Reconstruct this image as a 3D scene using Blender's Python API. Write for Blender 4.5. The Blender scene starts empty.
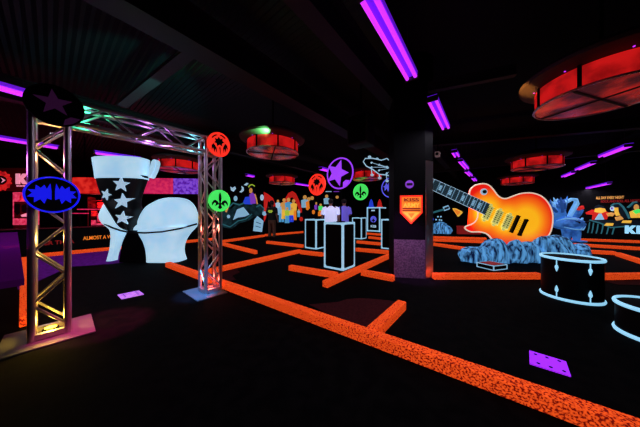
import bpy, bmesh, math, random
from mathutils import Vector, Matrix
random.seed(7)
PI = math.pi
C = bpy.context.scene.collection
SC = bpy.context.scene

# ---------------------------------------------------------------- room laid out from image pixels
# Camera eye at 1.2 m, level, very wide lens. The room's two axes: D runs away to the rear, E runs across.
F, CU, CV, EYE = 213.0, 320.0, 213.5, 1.2
D = Vector((0.62, 0.785, 0)).normalized()
E = Vector((D.y, -D.x, 0))
RD = math.atan2(D.y, D.x)          # local x along D, local -y faces E
RE = RD - PI / 2                   # local x along E, local -y faces the entrance (-D)

def W(a, b, z=0.0):
    v = D * a + E * b
    return Vector((v.x, v.y, z))

def at(u, v, h=0.0):  # u, v are image coordinates
    """image pixel (u, v) projected back to height h"""
    Y = F * (EYE - h) / (v - CV)
    return Vector(((u - CU) / F * Y, Y, h))

def atY(u, v, Y):
    return Vector(((u - CU) / F * Y, Y, EYE - (v - CV) / F * Y))

def left_wall(u, v, b=-10.4):
    t = (u - CU) / F
    Y = b / (E.x * t + E.y)
    return ((D.x * t + D.y) * Y, EYE - (v - CV) / F * Y)

def back_wall(u, v, a=15.9):
    t = (u - CU) / F
    Y = a / (D.x * t + D.y)
    return ((E.x * t + E.y) * Y, EYE - (v - CV) / F * Y)

# ---------------------------------------------------------------- materials
def mat(name, col, rough=0.7, metal=0.0, emit=0.0, ecol=None, spec=0.3, speck=None, scale=30.0, bump=0.0, stretch=None, lo=0.42, hi=0.58, coord='Object'):
    m = bpy.data.materials.new(name)
    m.use_nodes = True
    nt = m.node_tree
    p = nt.nodes['Principled BSDF']
    p.inputs['Base Color'].default_value = (*col, 1)
    p.inputs['Roughness'].default_value = rough
    p.inputs['Metallic'].default_value = metal
    p.inputs['Specular IOR Level'].default_value = spec
    if emit:
        p.inputs['Emission Color'].default_value = (*(ecol or col), 1)
        p.inputs['Emission Strength'].default_value = emit
    if speck or bump:
        tc = nt.nodes.new('ShaderNodeTexCoord')
        src = tc.outputs[coord]
        if stretch:
            mp = nt.nodes.new('ShaderNodeMapping')
            mp.inputs['Scale'].default_value = stretch
            nt.links.new(src, mp.inputs['Vector'])
            src = mp.outputs['Vector']
        nz = nt.nodes.new('ShaderNodeTexNoise')
        nz.inputs['Scale'].default_value = scale
        nz.inputs['Detail'].default_value = 4
        nt.links.new(src, nz.inputs['Vector'])
        if speck:
            rp = nt.nodes.new('ShaderNodeValToRGB')
            rp.color_ramp.elements[0].position = lo
            rp.color_ramp.elements[0].color = (*speck, 1)
            rp.color_ramp.elements[1].position = hi
            rp.color_ramp.elements[1].color = (*col, 1)
            nt.links.new(nz.outputs['Fac'], rp.inputs['Fac'])
            nt.links.new(rp.outputs['Color'], p.inputs['Base Color'])
            if emit:
                nt.links.new(rp.outputs['Color'], p.inputs['Emission Color'])
        if bump:
            bp = nt.nodes.new('ShaderNodeBump')
            bp.inputs['Strength'].default_value = bump
            bp.inputs['Distance'].default_value = 0.02
            nt.links.new(nz.outputs['Fac'], bp.inputs['Height'])
            nt.links.new(bp.outputs['Normal'], p.inputs['Normal'])
    return m

G = 0.62      # UV-reactive paint and fabric really give off visible light under the black-light tubes
M = {}
M['floor'] = mat('black_carpet', (0.0035, 0.0032, 0.0036), 0.95, speck=(0.0015, 0.0015, 0.002), scale=9, spec=0.03)
M['rough'] = mat('brown_rough_carpet', (0.06, 0.010, 0.013), 0.95, speck=(0.04, 0.007, 0.009), scale=40, spec=0.05)
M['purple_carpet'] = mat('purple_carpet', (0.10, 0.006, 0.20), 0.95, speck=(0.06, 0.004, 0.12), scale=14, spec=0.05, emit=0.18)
M['ceiling'] = mat('dark_corrugated_sheet', (0.012, 0.016, 0.017), 0.55, spec=0.2)
M['beam'] = mat('dark_steel_beam', (0.017, 0.015, 0.016), 0.65)
M['wall'] = mat('black_wall_paint', (0.004, 0.004, 0.005), 0.85, spec=0.1)
M['black'] = mat('black_paint', (0.003, 0.003, 0.0035), 0.75, spec=0.03)
M['black_gloss'] = mat('black_satin', (0.003, 0.003, 0.004), 0.45, spec=0.08)
M['orange'] = mat('orange_fluorescent_carpet', (1.0, 0.095, 0.012), 0.9, emit=G * 1.4, speck=(0.17, 0.003, 0.002), scale=75, spec=0.1, lo=0.42, hi=0.56)
M['chrome'] = mat('truss_aluminium', (0.50, 0.45, 0.45), 0.34, 0.9)
M['steel'] = mat('dark_steel_plate', (0.12, 0.12, 0.125), 0.6, 0.2)
M['white'] = mat('white_fluorescent_paint', (0.60, 0.84, 0.98), 0.6, emit=G * 0.9, ecol=(0.45, 0.72, 0.95))
M['boot_white'] = mat('boot_white_paint', (0.52, 0.82, 1.0), 0.6, emit=G * 1.12, speck=(0.38, 0.68, 0.95), scale=2.2, lo=0.35, hi=0.6)
M['boot_black'] = mat('boot_black_vinyl', (0.006, 0.010, 0.011), 0.45, speck=(0.004, 0.006, 0.007), scale=3, spec=0.25)
M['edge'] = mat('pale_blue_edge_trim', (0.45, 0.80, 1.0), 0.5, emit=G * 1.0, ecol=(0.36, 0.72, 0.98))
M['hoop'] = mat('pale_blue_hoop', (0.42, 0.80, 1.0), 0.5, emit=G * 1.35, ecol=(0.32, 0.72, 1.0))
M['red'] = mat('red_fluorescent', (0.95, 0.03, 0.015), 0.6, emit=G * 1.5)
M['purple'] = mat('purple_fluorescent', (0.34, 0.05, 0.95), 0.6, emit=G * 1.5)
M['tee'] = mat('violet_tee_mat', (0.34, 0.02, 0.95), 0.8, emit=G * 1.6)
M['tee_pale'] = mat('lilac_tee_mat', (0.58, 0.22, 0.95), 0.8, emit=G * 1.3, speck=(0.45, 0.12, 0.8), scale=25)
M['green'] = mat('green_fluorescent', (0.06, 0.80, 0.12), 0.6, emit=G * 1.4)
M['blue'] = mat('blue_fluorescent', (0.008, 0.010, 0.80), 0.6, emit=G * 1.5)
M['blue_line'] = mat('violet_blue_fluorescent', (0.10, 0.10, 0.75), 0.6, emit=G * 1.3)
M['shaded_purple'] = mat('shaded_purple_vinyl', (0.09, 0.016, 0.10), 0.7, emit=0.14)  # purple emblem's shade put into a darker, barely glowing copy
M['tube_body'] = mat('tube_fixture_violet', (0.25, 0.03, 0.8), 0.5, emit=0.55, ecol=(0.16, 0.01, 0.85))
M['tube'] = mat('uv_tube_glow', (0.5, 0.1, 0.9), 0.5, emit=1.25, ecol=(0.62, 0.03, 1.0))
M['fixture_end'] = mat('fixture_end_cap', (0.03, 0.025, 0.03), 0.6)
M['cyan_paint'] = mat('pale_blue_paint', (0.30, 0.60, 0.85), 0.7, emit=G * 0.9)
M['teal_paint'] = mat('teal_paint', (0.010, 0.05, 0.062), 0.7, emit=G * 0.5, speck=(0.003, 0.015, 0.02), scale=3)
M['teal_line'] = mat('teal_line_paint', (0.03, 0.16, 0.20), 0.7, emit=G * 0.8)
M['yellow'] = mat('yellow_fluorescent', (0.95, 0.52, 0.06), 0.7, emit=G * 1.1)
M['yellow_green'] = mat('yellow_green_fluorescent', (0.55, 0.80, 0.06), 0.7, emit=G * 0.8)
M['gold'] = mat('pale_gold_pickup', (0.85, 0.85, 0.25), 0.45, emit=G * 0.8)
M['skin_paint'] = mat('amber_skin_paint', (0.9, 0.42, 0.10), 0.7, emit=G * 0.8)
M['hair_paint'] = mat('dark_blue_hair_paint', (0.01, 0.03, 0.05), 0.7)
M['blue_paint'] = mat('royal_blue_paint', (0.02, 0.06, 0.75), 0.7, emit=G * 1.1)
M['violet_paint'] = mat('violet_paint', (0.25, 0.05, 0.6), 0.7, emit=G * 1.0)
M['red_paint'] = mat('red_paint', (0.75, 0.02, 0.015), 0.7, emit=G * 0.8)
M['dark_red_paint'] = mat('dark_red_paint', (0.25, 0.01, 0.01), 0.7, emit=G * 0.8)
M['orange_paint'] = mat('orange_paint', (0.95, 0.24, 0.02), 0.6, emit=G * 1.1)
M['sky_paint'] = mat('sky_blue_paint', (0.10, 0.42, 0.75), 0.7, emit=G * 0.9)
M['ink'] = mat('black_ink', (0.008, 0.008, 0.01), 0.7, spec=0.1)
M['rock'] = mat('blue_streaked_rock', (0.13, 0.46, 0.95), 0.8, emit=G * 1.0, speck=(0.001, 0.008, 0.05), scale=3.4, stretch=(4.6, 4.6, 0.7), bump=1.0, lo=0.38, hi=0.62)
M['dragon'] = mat('blue_dragon_paint', (0.05, 0.22, 0.68), 0.55, emit=G * 0.75, speck=(0.02, 0.09, 0.34), scale=3)
M['dragon_deep'] = mat('deep_blue_dragon_paint', (0.02, 0.09, 0.34), 0.6, emit=G * 0.6)
M['dragon_edge'] = mat('pale_dragon_highlight_paint', (0.18, 0.48, 0.85), 0.6, emit=G * 0.8)
M['diamond'] = mat('metal_tread_plate', (0.5, 0.46, 0.5), 0.32, 0.8, speck=(0.26, 0.24, 0.28), scale=36, bump=0.4)
M['mirror'] = mat('polished_strip', (0.85, 0.85, 0.87), 0.28, 1.0, bump=0.8, scale=9)
M['saucer'] = mat('saucer_dark_metal', (0.05, 0.034, 0.022), 0.6)
M['saucer_lit'] = mat('red_lit_panel', (0.7, 0.01, 0.01), 0.5, emit=0.75, ecol=(0.9, 0.012, 0.01), speck=(0.14, 0.002, 0.003), scale=3.2, lo=0.32, hi=0.62)
M['saucer_head'] = mat('translucent_drumhead', (0.55, 0.02, 0.016), 0.18, emit=0.8, speck=(0.035, 0.006, 0.010), scale=2.2, spec=0.6, lo=0.46, hi=0.72)
M['rim_metal'] = mat('bright_rim', (0.7, 0.55, 0.45), 0.3, 0.8)
M['banner_red'] = mat('backlit_red_panel', (0.9, 0.03, 0.02), 0.6, emit=0.75, speck=(0.55, 0.005, 0.006), scale=5)
M['banner_pink'] = mat('backlit_pink_panel', (0.85, 0.03, 0.12), 0.6, emit=0.7, speck=(0.55, 0.01, 0.10), scale=9)
M['banner_violet'] = mat('backlit_violet_panel', (0.30, 0.10, 0.9), 0.6, emit=0.6, speck=(0.12, 0.01, 0.45), scale=9)
M['pink_sign'] = mat('lit_pink_sign', (0.9, 0.08, 0.18), 0.6, emit=0.7, speck=(0.55, 0.02, 0.08), scale=8)
M['white_sign'] = mat('lit_white_letter', (0.95, 0.35, 0.5), 0.6, emit=0.7)
M['red_sign'] = mat('lit_red_sign', (0.8, 0.02, 0.02), 0.6, emit=0.7, speck=(0.4, 0.005, 0.01), scale=10)
M['dark_red'] = mat('dark_red_panel', (0.12, 0.006, 0.015), 0.7)
M['led'] = mat('led_lens', (0.9, 0.6, 0.1), 0.3, emit=2.0, ecol=(1.0, 0.6, 0.08))
M['led_red'] = mat('led_lens_red', (0.9, 0.1, 0.1), 0.3, emit=1.5, ecol=(1.0, 0.1, 0.06))
M['fretboard'] = mat('slate_fretboard', (0.045, 0.10, 0.14), 0.5, emit=G * 0.35)
M['skin'] = mat('person_skin', (0.35, 0.18, 0.12), 0.6)
M['hair'] = mat('person_dark_hair', (0.012, 0.01, 0.01), 0.7)
M['tshirt_white'] = mat('white_cotton', (0.62, 0.66, 1.0), 0.9, emit=G * 1.1)
M['tshirt_violet'] = mat('violet_blue_cotton', (0.14, 0.11, 0.62), 0.9, emit=G * 0.8)
M['tshirt_black'] = mat('black_cotton', (0.012, 0.013, 0.013), 0.9)
M['khaki'] = mat('brown_khaki_cotton', (0.17, 0.085, 0.05), 0.9)
M['denim'] = mat('dark_denim', (0.02, 0.025, 0.05), 0.9)
M['shoe'] = mat('dark_shoe', (0.02, 0.018, 0.018), 0.7)

# ---------------------------------------------------------------- mesh helpers
class B:
    def __init__(s, Mx=None):
        s.bm = bmesh.new(); s.Mx = Mx or Matrix.Identity(4)
    def v(s, p): return s.bm.verts.new(s.Mx @ Vector(p))
    def f(s, vs):
        try: return s.bm.faces.new(vs)
        except ValueError: return None
    def box(s, c, size, rz=0.0, R=None, bev=0.0):
        R = R or Matrix.Rotation(rz, 4, 'Z')
        T = s.Mx @ Matrix.Translation(Vector(c)) @ R
        r = bmesh.ops.create_cube(s.bm, size=1.0)
        for q in r['verts']:
            q.co = T @ Vector((q.co.x * size[0], q.co.y * size[1], q.co.z * size[2]))
        if bev:
            es = list({e for q in r['verts'] for e in q.link_edges})
            bmesh.ops.bevel(s.bm, geom=es, offset=bev, segments=2, profile=0.5, affect='EDGES')
        return s
    def loft(s, rings, cap=True, closed=True):
        vr = [[s.v(p) for p in r] for r in rings]
        n = len(vr[0])
        for a, b in zip(vr, vr[1:]):
            for i in range(n if closed else n - 1):
                s.f([a[i], a[(i + 1) % n], b[(i + 1) % n], b[i]])
        if cap:
            s.f(vr[0][::-1]); s.f(vr[-1])
        return s
    def tube(s, p, q, r, n=10, r2=None):
        p, q = Vector(p), Vector(q)
        d = (q - p).normalized()
        x = d.orthogonal().normalized(); y = d.cross(x)
        r2 = r if r2 is None else r2
        ring = lambda c, rr: [c + (x * math.cos(k * 2 * PI / n) + y * math.sin(k * 2 * PI / n)) * rr for k in range(n)]
        return s.loft([ring(p, r), ring(q, r2)])
    def path(s, pts, r, n=8, closed=False):
        pts = [Vector(p) for p in pts]; N = len(pts); rings = []
        up = None
        for i, p in enumerate(pts):
            a = pts[(i - 1) % N] if (closed or i > 0) else p
            b = pts[(i + 1) % N] if (closed or i < N - 1) else p
            d = (b - a).normalized()
            if up is None: up = d.orthogonal().normalized()
            up = (up - d * up.dot(d)); up = up.normalized() if up.length > 1e-6 else d.orthogonal().normalized()
            y = d.cross(up)
            rr = r[i] if isinstance(r, (list, tuple)) else r
            rings.append([p + (up * math.cos(k * 2 * PI / n) + y * math.sin(k * 2 * PI / n)) * rr for k in range(n)])
        if closed: rings.append(rings[0])
        return s.loft(rings, cap=not closed)
    def lathe(s, prof, n=32, c=(0, 0, 0)):
        c = Vector(c)
        return s.loft([[c + Vector((r * math.cos(k * 2 * PI / n), r * math.sin(k * 2 * PI / n), z)) for k in range(n)] for r, z in prof])
    def prism(s, pts, y0, y1):
        """outline in x,z extruded from y0 (front) to y1"""
        a = [s.v((x, y0, z)) for x, z in pts]; b = [s.v((x, y1, z)) for x, z in pts]
        n = len(pts)
        s.f(a); s.f(b[::-1])
        for i in range(n): s.f([a[i], b[i], b[(i + 1) % n], a[(i + 1) % n]])
        return s
    def slab(s, pts, z0, z1):
        a = [s.v((x, y, z0)) for x, y in pts]; b = [s.v((x, y, z1)) for x, y in pts]
        n = len(pts)
        s.f(a[::-1]); s.f(b)
        for i in range(n): s.f([a[i], a[(i + 1) % n], b[(i + 1) % n], b[i]])
        return s
    def ball(s, c, r, seg=16, rings=10):
        r = r if isinstance(r, (tuple, list)) else (r, r, r)
        q = bmesh.ops.create_uvsphere(s.bm, u_segments=seg, v_segments=rings, radius=1.0)
        for w in q['verts']:
            w.co = s.Mx @ (Vector(c) + Vector((w.co.x * r[0], w.co.y * r[1], w.co.z * r[2])))
        return s
    def obj(s, name, m, parent=None, smooth=True, angle=35):
        bmesh.ops.recalc_face_normals(s.bm, faces=s.bm.faces)
        me = bpy.data.meshes.new(name)
        s.bm.to_mesh(me); s.bm.free()
        me.materials.append(M[m] if isinstance(m, str) else m)
        if smooth:
            me.polygons.foreach_set('use_smooth', [True] * len(me.polygons))
            me.set_sharp_from_angle(angle=math.radians(angle))
        o = bpy.data.objects.new(name, me)
        C.objects.link(o); o.parent = parent
        return o

def tag(o, label, cat, group=None):
    o['label'] = label; o['category'] = cat
    if group: o['group'] = group
    return o

def thing(name, label, cat, loc=(0, 0, 0), rz=0.0, group=None, tilt=None):
    o = bpy.data.objects.new(name, None); C.objects.link(o)
    o.empty_display_size = 0.1
    o.location = loc; o.rotation_euler = tilt or (0, 0, rz)
    return tag(o, label, cat, group)

def struct(o):
    o['kind'] = 'structure'; return o

def dup(root, loc, rz, label):
    r = root.copy(); C.objects.link(r); r.location = loc; r.rotation_euler = (0, 0, rz); r['label'] = label
    for ch in list(root.children):
        c = ch.copy(); C.objects.link(c); c.parent = r
        for g in list(ch.children):
            d = g.copy(); C.objects.link(d); d.parent = c
    return r

def arc(cx, cz, r, a0, a1, n=12):
    return [(cx + r * math.cos(math.radians(a0 + (a1 - a0) * i / n)), cz + r * math.sin(math.radians(a0 + (a1 - a0) * i / n))) for i in range(n + 1)]

def circ(cx, cz, rx, rz=None, n=28):
    rz = rz or rx
    return [(cx + rx * math.cos(i * 2 * PI / n), cz + rz * math.sin(i * 2 * PI / n)) for i in range(n)]

def star(cx, cz, r, ri=None, n=5, rot=90):
    ri = ri or r * 0.42
    return [(cx + (r if i % 2 == 0 else ri) * math.cos(math.radians(rot + i * 180 / n)), cz + (r if i % 2 == 0 else ri) * math.sin(math.radians(rot + i * 180 / n))) for i in range(2 * n)]

def text(name, body, size, m, parent, x, y, z, bold=0.02, width=None, mirror=False):
    """raised lettering standing in the local x-z plane, facing -y, centred on x, baseline z"""
    cu = bpy.data.curves.new(name, 'FONT')
    cu.body = body; cu.size = size; cu.align_x = 'CENTER'; cu.extrude = 0.004; cu.offset = bold * size
    t = bpy.data.objects.new(name + '_tmp', cu); C.objects.link(t)
    bpy.context.view_layer.update()
    me = bpy.data.meshes.new_from_object(t.evaluated_get(bpy.context.evaluated_depsgraph_get()))
    bpy.data.objects.remove(t, do_unlink=True)
    xs = [v.co.x for v in me.vertices]
    sx = width / (max(xs) - min(xs)) if width else 1.0
    for v in me.vertices:
        v.co = Vector((x + v.co.x * sx, y - v.co.z, z + v.co.y))
    me.name = name; me.materials.clear(); me.materials.append(M[m])
    o = bpy.data.objects.new(name, me); C.objects.link(o); o.parent = parent
    return o

def lamp(name, kind, loc, energy, col, size=0.1, aim=None, spot=60, blend=0.5, sy=None):
    L = bpy.data.lights.new(name, kind); L.energy = energy; L.color = col
    if kind == 'AREA':
        L.shape = 'RECTANGLE'; L.size = size; L.size_y = sy or size
    else: L.shadow_soft_size = size
    if kind == 'SPOT': L.spot_size = math.radians(spot); L.spot_blend = blend
    o = bpy.data.objects.new(name, L); C.objects.link(o); o.location = loc
    if aim is not None:
        o.rotation_euler = (Vector(aim) - Vector(loc)).to_track_quat('-Z', 'Y').to_euler()
    return o

# ---------------------------------------------------------------- the room
CEIL = 4.2
b = B(Matrix.Rotation(RD, 4, 'Z'))            # local x = a (along D), local y = -b
b.box((6.0, 5.0, -0.05), (23.0, 30.0, 0.1))
struct(b.obj('floor', 'floor'))
# corrugated sheet ceiling, ridges along E
b = B(Matrix.Rotation(RD, 4, 'Z'))
r0, r1 = [], []
N = 230 * 4
for i in range(N + 1):
    a = -5.5 + 23.0 * i / N
    z = CEIL + 0.022 * math.sin(i * PI / 2)
    r0.append((a, 20.0, z)); r1.append((a, -9.5, z))
b.loft([r0, r1], cap=False, closed=False)
struct(b.obj('ceiling', 'ceiling', smooth=False))
def wall(name, a0, b0, a1, b1, z1=CEIL, z0=0.0, t=0.1, m='wall'):
    p, q = W(a0, b0), W(a1, b1)
    c = (p + q) / 2; d = q - p
    bb = B(); bb.box((c.x, c.y, (z0 + z1) / 2), (d.length, t, z1 - z0), rz=math.atan2(d.y, d.x))
    return struct(bb.obj(name, m))
wall('wall_left', 5.0, -10.47, 16.1, -10.47)
wall('wall_back', 15.99, -10.6, 15.99, 9.1)
wall('wall_right', 16.1, 9.05, -5.3, 9.05)
wall('wall_front', -5.2, 9.1, -5.2, -19.0)
wall('wall_left_shop', -5.3, -19.0, 5.0, -19.0)
wall('wall_side_shop', 5.0, -19.0, 5.0, -10.5)

# roof beams
def beam(name, p, q, w, h, m='beam'):
    p, q = Vector(p), Vector(q); d = q - p
    R = d.to_track_quat('X', 'Z').to_matrix().to_4x4()
    bb = B(); c = (p + q) / 2
    bb.box(c, (d.length, w, 0.02), R=R)
    bb.box(c + Vector((0, 0, h)), (d.length, w, 0.02), R=R)
    bb.box(c + Vector((0, 0, h / 2)), (d.length, 0.025, h), R=R)
    return struct(bb.obj(name, m))
beam('beam_1', W(-4.5, -3.1, 3.4), W(15.8, -3.1, 3.4), 0.34, 0.45)
beam('beam_2', W(-4.5, -1.55, 3.4), W(15.8, -1.55, 3.4), 0.22, 0.45)
beam('beam_3', atY(428, 146, 6.9), atY(660, 126.5, 5.35), 0.2, 0.3)
beam('beam_4', atY(428, 92, 3.85), atY(516, 75, 3.4), 0.10, 0.15)
beam('beam_5', W(-4.5, 4.0, 3.5), W(15.8, 4.0, 3.5), 0.22, 0.45)
beam('beam_6', W(-4.5, -7.6, 3.5), W(15.8, -7.6, 3.5), 0.22, 0.45)
beam('beam_7', atY(122, 106, 4.4), atY(189, 54, 2.95), 0.16, 0.05)      # diagonal brace under the roof
beam('beam_8', W(12.2, -10.2, 3.3), W(12.2, 8.8, 3.3), 0.2, 0.4)

# purple carpet in front of the low wall
b = B(); b.slab([(p.x, p.y) for p in (at(10, 262), at(66, 254), at(112, 247.5), at(170, 241.5), at(170, 256), at(112, 264), at(70, 267), at(18, 290))], 0.0, 0.008)
struct(b.obj('floor_purple_carpet', 'purple_carpet'))

# the low wall of the shop with painted lettering
t = thing('low_wall', 'low black wall with red hand-painted words behind the giant boot', 'low wall', W(0, -10.8), RD)
b = B(); b.box((0.6, 0.06, 0.36), (8.6, 0.12, 0.72)); b.obj('wall_body', 'wall', t)
b = B(); b.box((0.6, 0.05, 0.735), (8.6, 0.2, 0.03)); b.obj('cap', 'dark_red', t)
x0, z0 = left_wall(96, 240, -10.8)
x1, _ = left_wall(83, 240, -10.8); x2, _ = left_wall(112, 240, -10.8)
o = text('lettering', 'ALMOST A W', 0.17, 'orange_paint', t, (x1 + x2) / 2, -0.006, 0.30, width=(x2 - x1)); o['label'] = 'orange red painted lettering'
x1, _ = left_wall(44, 243, -10.8); x2, _ = left_wall(74, 243, -10.8)
text('lettering', 'ER TH  A', 0.17, 'dark_red_paint', t, (x1 + x2) / 2, -0.006, 0.22, width=(x2 - x1))

# ---------------------------------------------------------------- orange rails
def rail(label, u1, v1, u2, v2, w=0.105, h=0.105, ext=0.0):
    p, q = at(u1, v1, h), at(u2, v2, h)
    p.z = q.z = 0
    d = q - p; L = d.length + ext
    t = B(); t.box((L / 2, 0, h / 2), (L, w, h), bev=0.008)
    o = t.obj('course_rail', 'orange')
    o.location = p; o.rotation_euler = (0, 0, math.atan2(d.y, d.x))
    return tag(o, label, 'rail', 'orange carpet-covered course rails')
rail('long orange speckled rail running from the giant boot across to the drums', 168, 262, 390, 338, ext=1.85)
rail('short orange stub rail jutting from the long rail beside the brown patch', 372, 328, 402, 300.5)
rail('orange rail running from the truss tower back to the corner', 204, 270, 300, 249.3)
rail('orange rail ending behind the tallest black roadie case', 301, 250.3, 323, 252.7)
rail('orange rail passing under the corner of the tallest roadie case', 290, 265, 337, 272.5)
rail('diagonal orange rail from beside the tall roadie case to the pillar', 325, 281, 393, 252.3)
rail('short orange rail between the diagonal rail and the pillar foot', 362, 269.6, 394, 275.3)
rail('orange rail receding towards the pale tombstone painting', 222, 240.2, 264, 234.7)
rail('orange rail meeting the receding rail at a sharp corner', 222, 242.3, 256, 250.5)
rail('orange rail near the feet of the person in black', 267, 240.8, 303, 244.6)
rail('thin distant orange rail under the painted crowd', 265, 234.2, 303, 231.2)
rail('orange rail behind the tallest roadie case meeting the pillar', 356, 247.8, 394, 251)
rail('orange rail just behind the narrow roadie case', 357, 240.5, 381, 242.6)
rail('orange rail in front of the speaker cabinet', 369, 236.2, 381, 237.6)
rail('orange rail at the foot of the speaker cabinet', 367, 232.6, 381, 233.7)
rail('orange rail running into the floor beside the gold truss tower', 24, 257, 27.5, 316)
rail('orange kerb rail along the foot of the low lettered wall', 30, 254.5, 214, 237.8)
rail('bright orange rail between the pillar and the tall drum', 433, 273.2, 540, 273)
rail('bright orange rail between the tall drum and the low drum', 600, 273.6, 700, 272.2)
rail('upper orange rail behind the guitar neck', 433, 236.2, 486, 237.6)
rail('middle orange rail behind the guitar neck', 433, 238.8, 484, 240.5)
rail('orange rail curving towards the blue rocks', 433, 242.7, 476, 248.6)
rail('distant orange rail under the blue dragon boot', 572, 238.2, 650, 240.8)
rail('second distant orange rail in front of the dragon boot', 556, 242.2, 650, 247.6)
rail('third orange rail behind the tall drum', 563, 248.5, 615, 251.3)
rail('slanting orange rail beyond the tall drum ending at the frame edge', 618, 252.4, 655, 263.5)

# brown carpet patches (rough) and purple tee mats
def patch(label, pts):
    b = B(); b.slab([(p.x, p.y) for p in (at(u, v) for u, v in pts)], 0.001, 0.007)
    return tag(b.obj('rough_patch', 'rough'), label, 'carpet patch', 'brown rough patches')
patch('brown wavy carpet patch inside the corner behind the truss tower', [(206, 273), (222, 268.5), (238, 266), (243, 267.5), (237, 270), (240, 272.5), (232, 276), (236, 280), (228, 282)])
patch('brown wavy carpet patch beside the short stub rail', [(309, 305), (325, 303.5), (338, 302.5), (347, 299.5), (360, 298.6), (376, 299.5), (390, 301), (400, 304), (374, 330), (366, 330), (340, 320)])
patch('brown carpet patch along the rail by the low drum', [(602, 281), (640, 279.5), (690, 279), (690, 287), (640, 285.5), (618, 285)])
def tee(label, pts, m, dots):
    c = sum((at(u, v) for u, v in pts), Vector()) / 4
    t = thing('tee_mat', label, 'tee mat', c, RE)
    inv = Matrix.Rotation(-RE, 4, 'Z')
    b = B(); b.slab([tuple((inv @ (at(u, v) - c))[:2]) for u, v in pts], 0.0, 0.010)
    b.obj('mat', m, t)
    for sx in (-1, 0, 1):
        for sy in (-1, 1):
            d = B(); d.lathe([(0.011, 0.0), (0.011, 0.0125)], 12, (sx * 0.068 + 0.004, sy * 0.07, 0)); d.obj('ball_dimple', 'black', t)
tee('lilac square tee mat on the floor before the giant boot', [(117.5, 295.3), (138.8, 291), (143.8, 294.7), (121.6, 299.4)], 'tee_pale', 1)
tee('violet square tee mat on the floor before the drums', [(529.3, 351.4), (566, 362.6), (571, 377.2), (529.7, 364.3)], 'tee', 1)

# ---------------------------------------------------------------- truss archway
S = 0.215; Hs = S / 2
c1 = Vector((-2.68, 2.12, 0)); c2 = Vector((-1.70, 3.30, 0))
span = (c2 - c1).length
rot = math.atan2((c2 - c1).y, (c2 - c1).x)
gate = thing('truss_archway', 'silver square-truss archway gate with two towers and a top beam', 'archway', c1, rot)
ZB, ZT = 2.12, 2.12 + S
RC, RB = 0.027, 0.0115
for k, x0 in enumerate((0.0, span)):
    pl = B(); pl.box((x0 - (0.08 if k else 0), 0, 0.006), (0.42 if k else 0.58, 0.58, 0.012), bev=0.003)
    pl.obj('base_plate', 'steel', gate)
    fr = B()
    for sy in (-1, 1):
        fr.box((x0, sy * Hs, 0.045), (S, 0.045, 0.05))
        fr.box((x0 + sy * Hs, 0, 0.045), (0.045, S, 0.05))
    fr.obj('base_frame', 'chrome', gate)
    for sx in (-1, 1):
        for sy in (-1, 1):
            t_ = B(); t_.tube((x0 + sx * Hs, sy * Hs, 0.012), (x0 + sx * Hs, sy * Hs, ZT), RC, 14)
            t_.obj('tower_chord', 'chrome', gate)
    zs = [0.10 + i * 0.2467 for i in range(9)]
    for face in range(4):
        br = B()
        for i in range(len(zs) - 1):
            s0 = 1 if (i + face // 2) % 2 == 0 else -1
            if face == 0: p, q = (x0 + s0 * Hs, -Hs, zs[i]), (x0 - s0 * Hs, -Hs, zs[i + 1])
            elif face == 1: p, q = (x0 + s0 * Hs, Hs, zs[i]), (x0 - s0 * Hs, Hs, zs[i + 1])
            elif face == 2: p, q = (x0 - Hs, s0 * Hs, zs[i]), (x0 - Hs, -s0 * Hs, zs[i + 1])
            else: p, q = (x0 + Hs, s0 * Hs, zs[i]), (x0 + Hs, -s0 * Hs, zs[i + 1])
            one = B(); one.tube(p, q, RB, 8); one.obj('diagonal_brace', 'chrome', gate)
        br.bm.free()
    for zz in (ZB, ZT):
        cb = B()
        for sy in (-1, 1):
            cb.tube((x0 - Hs, sy * Hs, zz), (x0 + Hs, sy * Hs, zz), RC, 12)
            cb.tube((x0 + sy * Hs, -Hs, zz), (x0 + sy * Hs, Hs, zz), RC, 12)
        cb.obj('corner_block', 'chrome', gate)
for sy in (-1, 1):
    for zz in (ZB, ZT):
        t_ = B(); t_.tube((Hs, sy * Hs, zz), (span - Hs, sy * Hs, zz), RC * 0.9, 14); t_.obj('beam_chord', 'chrome', gate)
nb = 5
for sy in (-1, 1):
    for i in range(nb):
        xa = Hs + (span - S) * i / nb; xb = Hs + (span - S) * (i + 1) / nb
        za, zb = (ZB, ZT) if i % 2 == 0 else (ZT, ZB)
        one = B(); one.tube((xa, sy * Hs, za), (xb, sy * Hs, zb), RB, 8); one.obj('diagonal_brace', 'chrome', gate)
for zz in (ZB, ZT):
    for i in range(nb):
        xa = Hs + (span - S) * i / nb; xb = Hs + (span - S) * (i + 1) / nb
        s0 = 1 if i % 2 else -1
        one = B(); one.tube((xa, s0 * Hs, zz), (xb, -s0 * Hs, zz), RB, 8); one.obj('diagonal_brace', 'chrome', gate)

def led_can(label, loc, m):
    t = thing('led_uplight', label, 'light', loc)
    b = B(); b.lathe([(0.05, 0.0), (0.055, 0.01), (0.055, 0.05), (0.045, 0.055)], 20); b.obj('housing', 'black', t)
    b = B(); b.lathe([(0.04, 0.054), (0.04, 0.058)], 20); b.obj('lens', m, t)
led_can('small amber LED light inside the foot of the gold truss tower', c1 + Vector((0, 0, 0.012)), 'led')
led_can('small red LED light inside the foot of the tower beside the boot', c2 + Vector((0, 0, 0.012)), 'led_red')

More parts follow.
